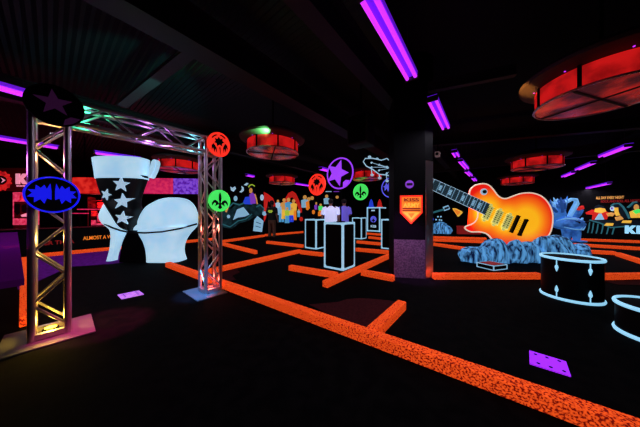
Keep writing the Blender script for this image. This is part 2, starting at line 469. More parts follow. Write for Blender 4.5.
# ---------------------------------------------------------------- emblem discs
def disc(label, loc, rz, r, kind, tilt=0.0, roll=0.0, stand=None):
    t = thing('emblem_disc', label, 'emblem disc', loc)
    t.rotation_euler = (Matrix.Rotation(rz, 4, 'Z') @ Matrix.Rotation(tilt, 4, 'X') @ Matrix.Rotation(roll, 4, 'Y')).to_euler()
    face = {}
    def pl(name, m, pts, y0, y1=0.0):
        b = B(); b.prism([(x * r, z * r) for x, z in pts], y0, y1); o = b.obj(name, m, face.get('o', t)); face.setdefault('o', o); return o
    def ring(m, w=0.075):
        b = B(); b.path([(x * r, -0.014, z * r) for x, z in circ(0, 0, 1 - w / 2, n=48)], r * w / 2, 8, closed=True); b.obj('rim', m, t)
    if kind == 'purple':
        pl('disc', 'ink', circ(0, 0, 1, n=48), -0.012, 0.012); ring('purple', 0.09)
        pl('star_emblem', 'purple', star(-0.20, 0.04, 0.86, 0.40, rot=68), -0.020)
        pl('emblem_patch', 'purple', [(0.25, -0.88), (0.58, -0.72), (0.72, -0.50), (0.46, -0.46), (0.26, -0.58)], -0.019)
    elif kind == 'plum':
        pl('disc', 'black', circ(0, 0, 1, n=48), -0.012, 0.012); ring('black')
        pl('star_emblem', 'shaded_purple', star(-0.06, 0.12, 0.66, 0.27, rot=96), -0.020)
        pl('emblem_patch', 'shaded_purple', [(0.25, -0.9), (0.55, -0.75), (0.85, -0.42), (0.5, -0.42), (0.3, -0.6)], -0.019)
    elif kind == 'blue':
        pl('disc', 'ink', circ(0, 0, 1, n=48), -0.012, 0.012); ring('blue', 0.085)
        for s in (-1, 1):
            pts = [(0.06, -0.28), (0.22, -0.20), (0.30, -0.50), (0.44, -0.26), (0.64, -0.44), (0.64, -0.16), (0.86, -0.14), (0.70, 0.06),
                   (0.84, 0.24), (0.60, 0.24), (0.58, 0.50), (0.42, 0.34), (0.30, 0.52), (0.22, 0.30), (0.10, 0.62), (0.06, 0.2)]
            pl('flame_emblem', 'blue', [(s * x, z) for x, z in pts], -0.020)
    elif kind == 'blue_line':
        pl('disc', 'ink', circ(0, 0, 1, n=48), -0.012, 0.012); ring('blue_line', 0.11)
        for s in (-1, 1):
            pts = [(0.08, -0.30), (0.2, -0.10), (0.32, -0.40), (0.44, -0.06), (0.66, -0.30), (0.66, 0.05), (0.84, 0.14), (0.60, 0.22), (0.5, 0.5), (0.36, 0.25), (0.2, 0.55), (0.06, 0.2)]
            pl('flame_emblem', 'blue_line', [(s * x, z) for x, z in pts], -0.020)
    elif kind == 'red':
        pl('disc', 'red', circ(0, 0, 1, n=48), -0.012, 0.012); ring('red')
        pl('dark_emblem', 'ink', [(0, 0.62), (0.14, 0.44), (0.34, 0.52), (0.30, 0.30), (0.46, 0.18), (0.24, 0.10), (0.22, -0.12), (0.0, 0.0), (-0.22, -0.12), (-0.24, 0.10), (-0.46, 0.18), (-0.30, 0.30), (-0.34, 0.52), (-0.14, 0.44)], -0.020)
        for s in (-1, 1):
            pl('dark_streak', 'ink', [(s * 0.52, 0.10), (s * 0.70, -0.05), (s * 0.74, -0.42), (s * 0.60, -0.22), (s * 0.52, -0.62), (s * 0.42, -0.28), (s * 0.32, -0.66), (s * 0.30, -0.26)], -0.020)
            pl('dark_streak', 'ink', arc(s * 0.0, 0, 0.84, 90 - s * 12, 90 - s * 48, 6) + arc(0, 0, 0.74, 90 - s * 48, 90 - s * 12, 6), -0.020)
        pl('dark_streak', 'ink', [(-0.05, -0.2), (0.05, -0.2), (0.0, -0.8)], -0.020)
    elif kind == 'green':
        pl('disc', 'green', circ(0, 0, 1, n=48), -0.012, 0.012); ring('green')
        pl('dark_emblem', 'ink', [(0, 0.80), (0.10, 0.55), (0.13, 0.2), (0.07, -0.15), (0.12, -0.3), (0.10, -0.45), (0.2, -0.62), (0, -0.78), (-0.2, -0.62), (-0.10, -0.45), (-0.12, -0.3), (-0.07, -0.15), (-0.13, 0.2), (-0.10, 0.55)], -0.020)
        for s in (-1, 1):
            pl('dark_emblem', 'ink', [(s * x, z) for x, z in [(0.10, -0.32), (0.22, -0.05), (0.46, 0.08), (0.62, -0.02), (0.74, -0.22), (0.72, -0.48), (0.62, -0.3), (0.5, -0.18), (0.38, -0.24), (0.44, -0.52), (0.3, -0.42), (0.2, -0.36)]], -0.020)
    if stand:
        b = B(); b.tube((0, 0.03, -stand), (0, 0.03, r * 0.6), 0.018, 10); b.lathe([(0.10, -stand), (0.10, -stand + 0.02)], 16, (0, 0.03, 0)); b.obj('post', 'black', t)
    return t

# on the truss towers: faces turned to E
fo = E * (Hs + 0.045)
p = c1 + fo
disc('blue and black oval-looking disc with spiky flames on the gold truss tower', p + Vector((0, 0, 1.378)) + D * 0.015, RD, 0.172, 'blue')
disc('plum star disc painted dark as if in shadow on top of the gold truss tower', p + Vector((0, 0, 2.235)) + D * 0.03, RD, 0.188, 'plum', tilt=math.radians(6))
p = c2 + fo
disc('red disc with black face-paint emblem on the top of the tower beside the boot', p + Vector((0.0, 0, 2.25)) + D * 0.06, RD + math.radians(6), 0.18, 'red', tilt=math.radians(8), roll=math.radians(-12))
disc('green disc with black spear emblem on the tower beside the boot', p + Vector((0, 0, 1.395)) + D * 0.07, RD, 0.165, 'green')

# ---------------------------------------------------------------- giant platform boot
BY = 4.85; bs = (BY + 0.45) / F
bc = Vector(((148 - CU) * bs, BY + 0.45, 0))
boot = thing('platform_boot', 'giant white and black platform boot sculpture with white stars', 'boot sculpture', bc)
def bx(u): return (u - 148) * bs
def bz(v): return max(0.004, EYE - (v - CV) * bs)
def xring(xl, xr, z, dep, n=40, pw=2.4, yc=0.0):
    cx, rx = (xl + xr) / 2, (xr - xl) / 2
    out = []
    for k in range(n):
        a = 2 * PI * k / n
        c, s = math.cos(a), math.sin(a)
        out.append((cx + rx * abs(c) ** (2 / pw) * (1 if c >= 0 else -1), yc + dep * abs(s) ** (2 / pw) * (1 if s >= 0 else -1), z))
    return out
def interp_rows(rows, n):
    """rows of (v, ul, ur, depth) -> n smooth rows"""
    out = []
    for i in range(n):
        t = i / (n - 1) * (len(rows) - 1)
        k = min(int(t), len(rows) - 2); f = t - k
        P = [rows[max(k - 1, 0)], rows[k], rows[k + 1], rows[min(k + 2, len(rows) - 1)]]
        out.append(tuple(0.5 * ((2 * P[1][j]) + (-P[0][j] + P[2][j]) * f + (2 * P[0][j] - 5 * P[1][j] + 4 * P[2][j] - P[3][j]) * f * f + (-P[0][j] + 3 * P[1][j] - 3 * P[2][j] + P[3][j]) * f ** 3) for j in range(len(rows[0]))))
    return out
def fit(ul, ur, d, pw):
    """half-widths of a rounded section whose outline, seen at this angle, spans ul..ur"""
    ext = (bx(ur) - bx(ul)) / 2; t = abs((ul + ur) / 2 - CU) / F; q = pw / (pw - 1)
    d = min(d * 0.62, 0.72 * ext / t)
    return (bx(ul) + bx(ur)) / 2, (ext ** q - (t * d) ** q) ** (1 / q), d
def bulge(v, dd):
    """how far the black tongue is pushed forward so that it lies over the white upper"""
    k = min(max((v - 199) / 12, 0), 1)
    return -k * max(0.0, 0.325 - dd)
def fring(v, ul, ur, d, pw, tongue=False):
    c, a, dd = fit(ul, ur, d, pw)
    if not tongue: return xring(c - a, c + a, bz(v), dd, pw=pw)
    y = bulge(v, dd); g = 1 + y / (BY + 0.45)
    return xring((c - a + bc.x) * g - bc.x, (c + a + bc.x) * g - bc.x, EYE + (bz(v) - EYE) * g, dd, pw=pw, yc=y)
def boot_loft(rows, n, pw=2.4):
    return [fring(v, ul, ur, d, pw) for v, ul, ur, d in interp_rows(rows, n)]
def bfront(u, v, y):
    """point of the front surface at depth y, read off at image pixel (u, v)"""
    Y = BY + 0.45 + y
    return ((u - CU) * Y / F - bc.x, y, EYE - (v - CV) * Y / F)
# upper: toe box and heel counter, above the seam
toe = [(197.6, 168, 180, .10), (199, 161, 187, .24), (202, 154, 192, .33), (207, 146, 196, .39), (214, 141, 198.5, .42), (221, 138, 199, .43), (225, 137, 198.3, .43), (229.5, 128, 194, .42)]
b = B(); b.loft(boot_loft(toe, 36)); b.obj('toe_upper', 'boot_white', boot, angle=60)
heel = [(202.8, 104, 111, .12), (206, 102.5, 117, .28), (211, 100.2, 124, .36), (216, 98.9, 128, .39), (221, 100.8, 131, .40), (226, 107, 136, .40), (229.5, 115, 140, .39)]
b = B(); b.loft(boot_loft(heel, 30)); b.obj('heel_upper', 'boot_white', boot, angle=60)
# platform: heel block and sole block with the arch between, extruded with rounded rims
def block(name, prof):
    """prof rows (v, ul, ur, depth)"""
    b = B(); b.loft(boot_loft(prof, 30, pw=4.0)); b.obj(name, 'boot_white', boot, angle=60)
block('platform_heel', [(222.5, 101.2, 124, .40), (226, 106, 127, .42), (229, 109.3, 128.6, .42), (234, 110.6, 126.5, .41), (241, 110.4, 123.2, .40), (249, 109.3, 120.7, .40), (255, 107.8, 118.8, .41), (260.4, 106.2, 118, .42)])
block('platform_sole', [(226, 162, 198.6, .44), (229, 140.5, 196.2, .44), (233.5, 139.4, 192.0, .43), (240, 143, 187.8, .42), (247, 145.6, 185.6, .42), (253, 146.6, 185.6, .42), (258, 147, 187.0, .43), (260.4, 147, 187.8, .43)])
b = B(); b.prism([bfront(u, v, -0.12)[::2] for u, v in ((128.6, 232), (139.6, 232.4), (143, 239), (146, 247), (147.6, 262.4), (118.8, 262.4), (120.6, 251), (123, 241.5))], -0.12, 0.14)
o = b.obj('arch_infill', 'black', boot); o['label'] = 'black infill of the platform arch'
seam = [(101.4, 221), (105, 224), (112, 227.6), (121, 230.7), (130, 232.4), (145, 232.9), (162, 231.8), (180, 228.6), (197.2, 223.8)]
b = B(); b.path([bfront(u, v, -0.265 + (0.20 if i == 0 else 0.05 if i == 1 else 0.16 if i == 8 else 0)) for i, (u, v) in enumerate(seam)], 0.022, 8); b.obj('seam', 'boot_black', boot)
# black shaft running down to a tongue
shaft_rows = [(176, 95.5, 150, .40), (183, 97, 147.5, .39), (192, 99.8, 144.3, .37), (202, 103.2, 142.2, .36), (210, 108, 143.6, .385), (217, 112.5, 144.2, .41), (223, 116.5, 142.2, .435), (227.5, 120.8, 138.2, .445), (230.6, 127, 133, .445)]
SHAFT = interp_rows(shaft_rows, 40)
b = B(); b.loft([fring(v, ul, ur, d, 2.6, True) for v, ul, ur, d in SHAFT]); b.obj('shaft', 'boot_black', boot, angle=60)
def shaft_y(x, z):
    v = CV + (EYE - z) / bs  # row
    r = min(SHAFT, key=lambda q: abs(q[0] - v))
    cx, rx, dd = fit(r[1], r[2], r[3], 2.6)
    g = 1 + bulge(r[0], dd) / (BY + 0.45)
    q = min(abs((x + bc.x) / g - bc.x - cx) / rx, 0.995)
    return bulge(r[0], dd) - dd * (1 - q ** 2.6) ** (1 / 2.6)
for (u, v, rr, ro) in [(121.3, 184.3, 8.0, 84), (122.6, 201.3, 8.2, 96), (130.4, 217.8, 7.0, 82), (106.3, 194.6, 6.0, 70)]:
    cx, cz, R_ = bx(u), bz(v), rr * bs * .95
    for _k in range(6): cx, _y, cz = bfront(u, v, shaft_y(cx, cz))
    st = star(cx, cz, R_, R_ * 0.43, rot=ro)
    b = B()
    ctr = [b.v((cx, shaft_y(cx, cz) - 0.022, cz)), b.v((cx, shaft_y(cx, cz) + 0.02, cz))]
    fr_ = [b.v((x, shaft_y(x, z) - 0.020, z)) for x, z in st]
    bk = [b.v((x, shaft_y(x, z) + 0.02, z)) for x, z in st]
    for i in range(10):
        j = (i + 1) % 10
        b.f([ctr[0], fr_[i], fr_[j]]); b.f([ctr[1], bk[j], bk[i]]); b.f([fr_[i], bk[i], bk[j], fr_[j]])
    b.obj('star', 'white', boot, smooth=False)
# folded white cuff and its strap
cuff = [fring(179.4, 95.2, 149.8, .45, 2.6), fring(172, 94.2, 150.3, .46, 2.6), fring(165, 93.0, 150.6, .465, 2.6), fring(159.4, 92.2, 151.0, .47, 2.6),
        fring(158.8, 93.6, 149.6, .45, 2.6), fring(166, 97, 146, .36, 2.6)]
b = B(); b.loft(cuff); b.obj('cuff', 'boot_white', boot, angle=50)
b = B(); b.prism([(bx(150.5), bz(178)), (bx(152.5), bz(170)), (bx(153.6), bz(163)), (bx(155.8), bz(160)), (bx(158.6), bz(160.6)), (bx(159.4), bz(164)), (bx(157.4), bz(171)), (bx(153.6), bz(178.6))], -0.10, 0.05)
bmesh.ops.bevel(b.bm, geom=list(b.bm.edges), offset=0.015, segments=2, affect='EDGES')
b.obj('pull_strap', 'boot_white', boot)

# ---------------------------------------------------------------- roadie cases
def roadie_case(label, loc, s=0.49, h=1.0):
    t = thing('roadie_case', label, 'roadie case', loc, RE, 'black roadie cases with pale blue edges')
    k = s / 2
    b = B(); b.box((0, 0, h / 2), (s, s, h), bev=0.006); b.obj('body', 'black', t)
    w = 0.040
    for sx in (-1, 1):
        for sy in (-1, 1):
            e = B(); e.box((sx * (k - w / 2 + 0.006), sy * (k - w / 2 + 0.006), h / 2), (w, w, h - 0.1)); e.obj('edge_strip', 'edge', t)
    for sz in (0, 1):
        z = h - w / 2 + 0.006 if sz else w / 2 + 0.002
        for q in (-1, 1):
            e = B(); e.box((0, q * (k - w / 2 + 0.006), z), (s - 0.1, w, w)); e.obj('edge_strip', 'edge', t)
            e = B(); e.box((q * (k - w / 2 + 0.006), 0, z), (w, s - 0.1, w)); e.obj('edge_strip', 'edge', t)
        for sx in (-1, 1):
            for sy in (-1, 1):
                e = B(); e.box((sx * (k - 0.03 + 0.008), sy * (k - 0.03 + 0.008), h - 0.022 if sz else 0.032), (0.065, 0.065, 0.064), bev=0.012); e.obj('corner_cap', 'edge', t)
    return t
caseA = Vector((0.48, 4.445, 0)) + (D - E) * 0.245
caseB = Vector((-0.13, 7.1, 0)) + (D - E) * 0.245
caseC = Vector((1.93, 9.9, 0)) + (D - E) * 0.245
caseD = Vector((2.10 + 0.385, 7.3 - 0.305, 0)) + (D - E) * 0.245
cA = roadie_case('tallest-looking black roadie case with pale edges standing before the white T-shirt', caseA)
dup(cA, caseB, RE, 'black roadie case with pale edges under the red disc')
dup(cA, caseC, RE, 'small distant black roadie case with pale edges under the green disc')
dup(cA, caseD, RE, 'black roadie case with pale edges half hidden by the pillar')
def on_case(label, c, u, v, r, kind, roll=0.0):
    Y = c.y
    pz = EYE - (v - CV) / F * Y
    x = (u - CU) / F * Y
    disc(label, (x, Y, pz), RE, r, kind, roll=roll, stand=pz - 1.005)
on_case('large purple star disc on a thin post above the tallest roadie case', caseA, 340, 173.5, 0.355, 'purple')
on_case('red disc with dark emblem on a thin post among the roadie cases', caseB, 317, 184.6, 0.375, 'red')
on_case('green disc with dark spear emblem above the small distant roadie case', caseC, 360.6, 192, 0.395, 'green')
on_case('violet-outlined disc half hidden behind the pillar', caseD + Vector((0.06, 0, 0)), 391.5, 187.5, 0.36, 'blue_line')

# speaker cabinet with beacons
nE = Vector((3.9, 13.8, 0))
t = thing('speaker_cabinet', 'tall black speaker cabinet with pale frame and violet emblem', 'speaker cabinet', nE - E * 0.465 + D * 0.5, RE)
b = B(); b.box((0, 0, 0.81), (0.93, 1.0, 1.62), bev=0.01); b.obj('body', 'black', t)
for x_ in (-0.43, 0.43):
    b = B(); b.box((x_, -0.5, 0.81), (0.09, 0.03, 1.62)); b.obj('frame_strip', 'edge', t)
for z_ in (0.05, 1.58):
    b = B(); b.box((0, -0.5, z_), (0.86, 0.03, 0.08)); b.obj('frame_strip', 'edge', t)
b = B(); b.box((0.46, 0.0, 1.58), (0.03, 1.0, 0.08)); b.obj('frame_strip', 'edge', t)
b = B(); b.box((-0.02, -0.505, 1.40), (0.24, 0.02, 0.09)); b.obj('name_plate', 'white', t)
b = B(); b.prism(circ(0.0, 0.82, 0.21), -0.515, -0.49); b.obj('emblem', 'blue_line', t)
b = B(); b.prism(star(0.0, 0.74, 0.15, 0.07, n=4), -0.525, -0.51); b.obj('emblem_shape', 'ink', t)
text('lettering', 'KISS', 0.22, 'white', t, 0, -0.515, 0.28, bold=0.03)
for u_, m_, lab in ((371.6, 'blue_paint', 'blue cone-shaped beacon lamp on the speaker cabinet'), (380.2, 'red_paint', 'red cone-shaped beacon lamp on the speaker cabinet')):
    p = atY(u_, 206, 14.1)
    q = thing('beacon_lamp', lab, 'beacon', (p.x, p.y + 0.12, 1.63))
    b = B(); b.lathe([(0.20, 0.0), (0.20, 0.05), (0.15, 0.08)], 18); b.obj('base', m_, q)
    b = B(); b.lathe([(0.15, 0.08), (0.12, 0.3), (0.06, 0.46), (0.02, 0.52)], 18); b.obj('dome', m_, q)

# ---------------------------------------------------------------- pillar
PL, PR, PC = Vector((1.40, 4.03, 0)), Vector((1.94, 3.93, 0)), Vector((2.135, 4.03, 0))
pil = bpy.data.objects.new('pillar', None); C.objects.link(pil); struct(pil); pil.location = PL
b = B(); b.slab([(0, 0), (PR - PL).xy, (PC - PL).xy, (0.80, 0.42), (0.08, 0.55)], 0, CEIL); b.obj('pillar_core', 'black', pil)
fd = (PR - PL).normalized(); fa = math.atan2(fd.y, fd.x); fn = Vector((fd.y, -fd.x, 0)); FW = (PR - PL).length
b = B(Matrix.Rotation(fa, 4, 'Z')); b.box((FW / 2, -0.006, 0.355), (FW, 0.012, 0.71)); o = b.obj('tread_plate', 'diamond', pil); o['label'] = 'metal tread plate cladding'
cd = (PC - PR).normalized(); ca = math.atan2(cd.y, cd.x)
b = B(Matrix.Translation(PR - PL) @ Matrix.Rotation(ca, 4, 'Z')); b.box(((PC - PR).length / 2, -0.006, 1.09), ((PC - PR).length * 0.92, 0.012, 2.18)); o = b.obj('polished_strip', 'mirror', pil); o['label'] = 'polished mirror strip'
# shield sign and badge hung on it
def on_pillar(tt, z, off=0.0): 
    p = PL + fd * (FW * tt) + fn * off; return (p.x, p.y, z)
t = thing('shield_sign', 'orange and yellow fan club shield sign on the black pillar', 'sign', on_pillar(0.55, 1.27, 0.004), fa)
hw = 0.195
out = [(-hw, 0.265), (hw, 0.265), (hw, -0.06), (0, -0.265), (-hw, -0.06)]
b = B(); b.prism(out, -0.02, 0); b.obj('back_board', 'red', t)
b = B(); b.prism([(x * 0.86, z * 0.88) for x, z in out], -0.026, -0.018); b.obj('face_board', 'orange_paint', t)
text('lettering', 'KISS', 0.085, 'dark_red_paint', t, 0, -0.03, 0.155, bold=0.03, width=0.26)
text('lettering', 'ARMY', 0.115, 'yellow', t, 0, -0.03, 0.045, bold=0.03, width=0.29)
b = B(); b.box((0, -0.028, 0.022), (0.32, 0.008, 0.022)); b.box((0, -0.028, -0.012), (0.32, 0.008, 0.02)); b.obj('stripe', 'dark_red_paint', t)
b = B(); b.prism([(-0.15, -0.045), (0.15, -0.045), (0.0, -0.19)], -0.03, -0.022); b.obj('lower_panel', 'yellow', t)
b = B(); b.prism([(-0.06, -0.065), (0.06, -0.065), (0.0, -0.15)], -0.034, -0.028); b.obj('wing_mark', 'orange_paint', t)
t = thing('round_badge', 'small round purple badge above the shield sign on the pillar', 'badge', on_pillar(0.50, 1.745, 0.003), fa)
b = B(); b.prism(circ(0, 0, 0.075), -0.012, 0); b.obj('disc', M['violet_paint'], t)
b = B(); b.prism([(-0.05, 0.022), (0.05, 0.022), (0.05, -0.022), (-0.05, -0.022)], -0.018, -0.010); b.obj('dark_mark', 'ink', t)

# ---------------------------------------------------------------- giant guitar
GY = 5.56; gs = (GY - 0.07) / F
go = Vector(((510 - CU) * gs, GY, 0))
gt = thing('electric_guitar', 'giant sunburst electric guitar sculpture resting on blue rocks', 'guitar sculpture', go)
def gp(u, v): return ((u - 510) * gs, EYE - (v - CV) * gs)
outline_px = [(474.5, 201), (470.2, 197), (469.3, 194), (470.5, 189.5), (473.6, 186.2), (478, 184.4), (484, 183.7), (488.6, 185), (492, 188), (495, 191.8), (498, 195.6), (502, 198.2), (506.5, 198.5), (512, 196.6), (519, 194), (526, 192.9), (533, 193.2),
              (540, 195.4), (545.5, 199.5), (549.6, 205.2), (552.2, 212), (552.8, 219), (552, 227), (549.3, 234.4), (544, 240.5), (536, 245.2), (526, 247.6), (514, 248), (504, 246), (497, 243.5), (492.5, 240), (489.6, 236.2), (485.5, 233.2), (479, 231.8),
              (471.5, 231.9), (466.8, 230), (464.8, 227.8), (466.6, 226), (471.2, 224.4), (475.4, 221.4), (477.5, 217.5), (477.8, 213), (477, 208)]
def smooth_closed(pts, k=3):
    n = len(pts); o = []
    for i in range(n):
        P = [pts[(i + j) % n] for j in (-1, 0, 1, 2)]
        for s in range(k):
            f = s / k
            o.append(tuple(0.5 * (2 * P[1][j] + (P[2][j] - P[0][j]) * f + (2 * P[0][j] - 5 * P[1][j] + 4 * P[2][j] - P[3][j]) * f * f + (3 * P[1][j] - P[0][j] - 3 * P[2][j] + P[3][j]) * f ** 3) for j in (0, 1)))
    return o
OUT = [gp(u, v) for u, v in smooth_closed(outline_px, 2)]
# sunburst finish: yellow heart, orange, red at the rim (three blended rounds that follow the bouts)
ms = bpy.data.materials.new('sunburst_finish'); ms.use_nodes = True
nt = ms.node_tree; pb = nt.nodes['Principled BSDF']; pb.inputs['Roughness'].default_value = 0.4
tc = nt.nodes.new('ShaderNodeTexCoord'); prev = None
for (u, v, ru, rv) in [(526, 221, 28, 28), (507, 220, 27, 24), (488, 212, 23, 25)]:
    x, z = gp(u, v)
    mp = nt.nodes.new('ShaderNodeMapping'); mp.vector_type = 'TEXTURE'
    mp.inputs['Location'].default_value = (x, 0, z); mp.inputs['Scale'].default_value = (ru * gs, 10, rv * gs)
    nt.links.new(tc.outputs['Object'], mp.inputs['Vector'])
    ln = nt.nodes.new('ShaderNodeVectorMath'); ln.operation = 'LENGTH'; nt.links.new(mp.outputs['Vector'], ln.inputs[0])
    if prev is None: prev = ln.outputs['Value']
    else:
        mn = nt.nodes.new('ShaderNodeMath'); mn.operation = 'SMOOTH_MIN'; mn.inputs[2].default_value = 0.25
        nt.links.new(prev, mn.inputs[0]); nt.links.new(ln.outputs['Value'], mn.inputs[1]); prev = mn.outputs[0]
rp = nt.nodes.new('ShaderNodeValToRGB'); e = rp.color_ramp.elements
e[0].position = 0.42; e[0].color = (1.0, 0.46, 0.010, 1); e[1].position = 0.97; e[1].color = (0.80, 0.012, 0.006, 1)
n_ = e.new(0.70); n_.color = (0.96, 0.17, 0.008, 1)
nt.links.new(prev, rp.inputs['Fac']); nt.links.new(rp.outputs['Color'], pb.inputs['Base Color']); nt.links.new(rp.outputs['Color'], pb.inputs['Emission Color']); pb.inputs['Emission Strength'].default_value = G * 1.45
b = B(); b.prism(OUT, -0.07, -0.02); bmesh.ops.triangulate(b.bm, faces=[f for f in b.bm.faces if len(f.verts) > 4]); b.obj('body', ms, gt, angle=40)
b = B(); b.path([(x, -0.068, z) for x, z in OUT], 0.017, 8, closed=True); b.obj('binding', mat('cream_binding', (0.95, 0.80, 0.62), 0.5, emit=G), gt)
# neck: direction from the body to the headstock
na, nb_ = Vector(gp(486, 209.3)), Vector(gp(397, 168.6))
nd = (nb_ - na).normalized(); nn = Vector((-nd.y, nd.x))
def npt(l, w): q = na + nd * l + nn * w; return (q.x, q.y)
NL = (nb_ - na).length
w0, w1 = 0.150, 0.122
b = B(); b.prism([npt(0, w0), npt(NL, w1), npt(NL, -w1), npt(0, -w0)], -0.115, -0.075); neck = b.obj('fretboard', 'fretboard', gt, smooth=False)
b = B(); b.prism([npt(0, w0 * .8), npt(NL, w1 * .8), npt(NL, -w1 * .8), npt(0, -w0 * .8)], -0.076, 0.02); b.obj('neck', 'black', gt)
for s in (-1, 1):
    b = B(); b.path([(*npt(l, s * (w0 + (w1 - w0) * l / NL)), 0) for l in (0, NL)], 0.01, 6)
    for v_ in b.bm.verts: v_.co = Vector((v_.co.x, -0.105 + v_.co.z, v_.co.y))
    b.obj('neck_binding', 'white', neck)
for i in range(18):
    l = NL * (1 - 0.5 ** ((i + 1) / 10.5)) / (1 - 0.5 ** (19.5 / 10.5))
    l = NL - l
    w = (w0 + (w1 - w0) * l / NL) * 0.97
    b = B(); b.prism([npt(l - .006, w), npt(l + .006, w), npt(l + .006, -w), npt(l - .006, -w)], -0.122, -0.114); b.obj('fret', 'cyan_paint', neck)
    if i in (2, 4, 6, 8, 11, 14, 16):
        lc = l + 0.055 + 0.05 * (1 - i / 18)
        b = B(); b.prism([npt(lc - .035, w * .55), npt(lc + .035, w * .45), npt(lc + .035, -w * .45), npt(lc - .035, -w * .55)], -0.119, -0.114); b.obj('inlay', 'cyan_paint', neck)
# headstock with outlined edge and six tuners
HS = [(397.5, 163.0), (390, 162.0), (386.5, 158.8), (381, 160.6), (372, 158.6), (365, 158.8), (363, 162), (366, 166.4), (372, 169.4), (379, 174.6), (386, 175.2), (397.5, 178.6)]
HP = [gp(u, v) for u, v in HS]
b = B(); b.prism(HP, -0.105, -0.045); hs = b.obj('headstock', 'black', gt)
b = B(); b.path([(x, -0.105, z) for x, z in HP], 0.014, 6, closed=True); b.obj('headstock_outline', 'white', hs)
for i in range(6):
    u0 = 371 + (i % 3) * 7.5
    vv = 163.2 + (u0 - 371) * 0.28 + (4.6 + (u0 - 371) * .12 if i >= 3 else 0)
    x, z = gp(u0, vv); x2, z2 = gp(u0 - (1.5 if i < 3 else -1.0), vv + (-6.2 if i < 3 else 7.2))
    b = B(); b.tube((x, -0.15, z), (x, -0.1, z), 0.022, 10); b.tube((x, -0.08, z), (x2, -0.08, z2), 0.010, 8)
    b.ball((x2, -0.08, z2), (0.045, 0.02, 0.035), 10, 6); b.obj('tuner', 'white', hs)
    b = B(); b.path([(x, -0.14, z), (*npt(NL, 0.085 - 0.034 * i), 0)[0:1] + (-0.14, npt(NL, 0.085 - 0.034 * i)[1])], 0.006, 5); b.obj('string_end', 'white', hs)
# pickups, bridge, tailpiece, switch, strings, knobs
ang = math.atan2(nd.y, nd.x)
def gpart(name, m, u, v, l, w, y0, y1, parent=gt, bev=0.01):
    x, z = gp(u, v)
    b = B(Matrix.Translation((x, 0, z)) @ Matrix.Rotation(-ang, 4, 'Y'))
    b.box((0, (y0 + y1) / 2, 0), (l, abs(y1 - y0), w), bev=bev)
    return b.obj(name, m, parent)
for (u, v) in ((487, 212.6), (496.6, 217.2), (506.3, 221.7)):
    pk = gpart('pickup', 'gold', u, v, 0.17, 0.37, -0.10, -0.065)
    x, z = gp(u, v)
    for i in range(6):
        for s in (-1, 1):
            q = Vector((x, z)) + nd * (s * 0.043) + nn * ((i - 2.5) * 0.052)
            b = B(); b.tube((q.x, -0.107, q.y), (q.x, -0.098, q.y), 0.015, 8); b.obj('pole_piece', 'ink', pk)
    for s in (-1, 1):
        q = Vector((x, z)) + nn * (s * 0.20)
        b = B(); b.tube((q.x, -0.09, q.y), (q.x, -0.065, q.y), 0.05, 12); b.obj('mounting_ear', 'gold', pk)
gpart('bridge', 'ink', 513.6, 224.0, 0.055, 0.46, -0.13, -0.07)
gpart('tailpiece', 'ink', 521.6, 227.4, 0.05, 0.44, -0.13, -0.07)
for s in (-1, 1):
    x, z = gp(521.6, 227.4); q = Vector((x, z)) + nn * (s * 0.2)
    b = B(); b.tube((q.x, -0.14, q.y), (q.x, -0.06, q.y), 0.035, 12); b.obj('stud', 'ink', gt)
bx_, bz_ = gp(521.6, 227.4)
for i in range(6):
    o_ = (i - 2.5) * 0.05
    p = Vector((bx_, bz_)) + nn * o_; q = Vector(npt(NL, o_ * 0.75))
    b = B(); b.tube((p.x, -0.135, p.y), (q.x, -0.135, q.y), 0.0035, 5); b.obj('string', 'ink', gt)
x, z = gp(483.6, 191.8)
b = B(); b.tube((x, -0.09, z), (x, -0.06, z), 0.085, 20); b.obj('switch_plate', 'white', gt)
b = B(); b.tube((x, -0.12, z), (x, -0.085, z), 0.045, 16); b.obj('switch', 'ink', gt)
b = B()
for (u, v) in ((500, 243), (520, 245), (540, 238)):
    x, z = gp(u, v); b.tube((x, 0.0, 0.0), (x, 0.02, z), 0.05, 10)
b.obj('support_leg', 'black', gt)

# blue rocks round the guitar
def boulder(label, c, r, seed, group='blue streaked rocks under the guitar'):
    rnd = random.Random(seed)
    b = B(); b.ball((0, 0, 0), 1.0, 28, 18)
    ph = [(Vector((rnd.uniform(-1, 1), rnd.uniform(-1, 1), rnd.uniform(-1, 1))) * 3.0, rnd.uniform(0, 6)) for _ in range(7)]
    for v_ in b.bm.verts:
        d_ = v_.co.normalized()
        k = 1 + sum(0.05 * math.sin(q.dot(d_) * 1.6 + f_) for q, f_ in ph)
        k += 0.03 * math.sin(d_.x * 22 + d_.y * 17 + seed)
        v_.co = Vector((d_.x * r[0] * k, d_.y * r[1] * k, max(d_.z, -0.35) * r[2] * k))
    zmin = min(v_.co.z for v_ in b.bm.verts)
    for v_ in b.bm.verts: v_.co.z -= zmin
    o = b.obj('boulder', 'rock', None, angle=25)
    o.location = (c[0], c[1], 0)
    o.rotation_euler = (0, 0, rnd.uniform(-.3, .3))
    return tag(o, label, 'rock', group)
boulder('low blue streaked rock with a thin toe towards the pillar', (3.88, 5.26), (0.46, 0.24, 0.29), 1)
boulder('blue streaked rock under the guitar horn', (4.28, 5.24), (0.36, 0.21, 0.37), 2)
boulder('blue streaked rock under the middle of the guitar body', (4.72, 5.20), (0.34, 0.20, 0.36), 3)
boulder('blue streaked rock under the guitar bridge', (5.12, 5.22), (0.34, 0.22, 0.35), 4)
boulder('tall blue streaked rock beside the guitar body end', (5.72, 5.22), (0.46, 0.27, 0.47), 5)
boulder('low blue rock behind the tall drum', (6.30, 5.35), (0.36, 0.3, 0.33), 6)

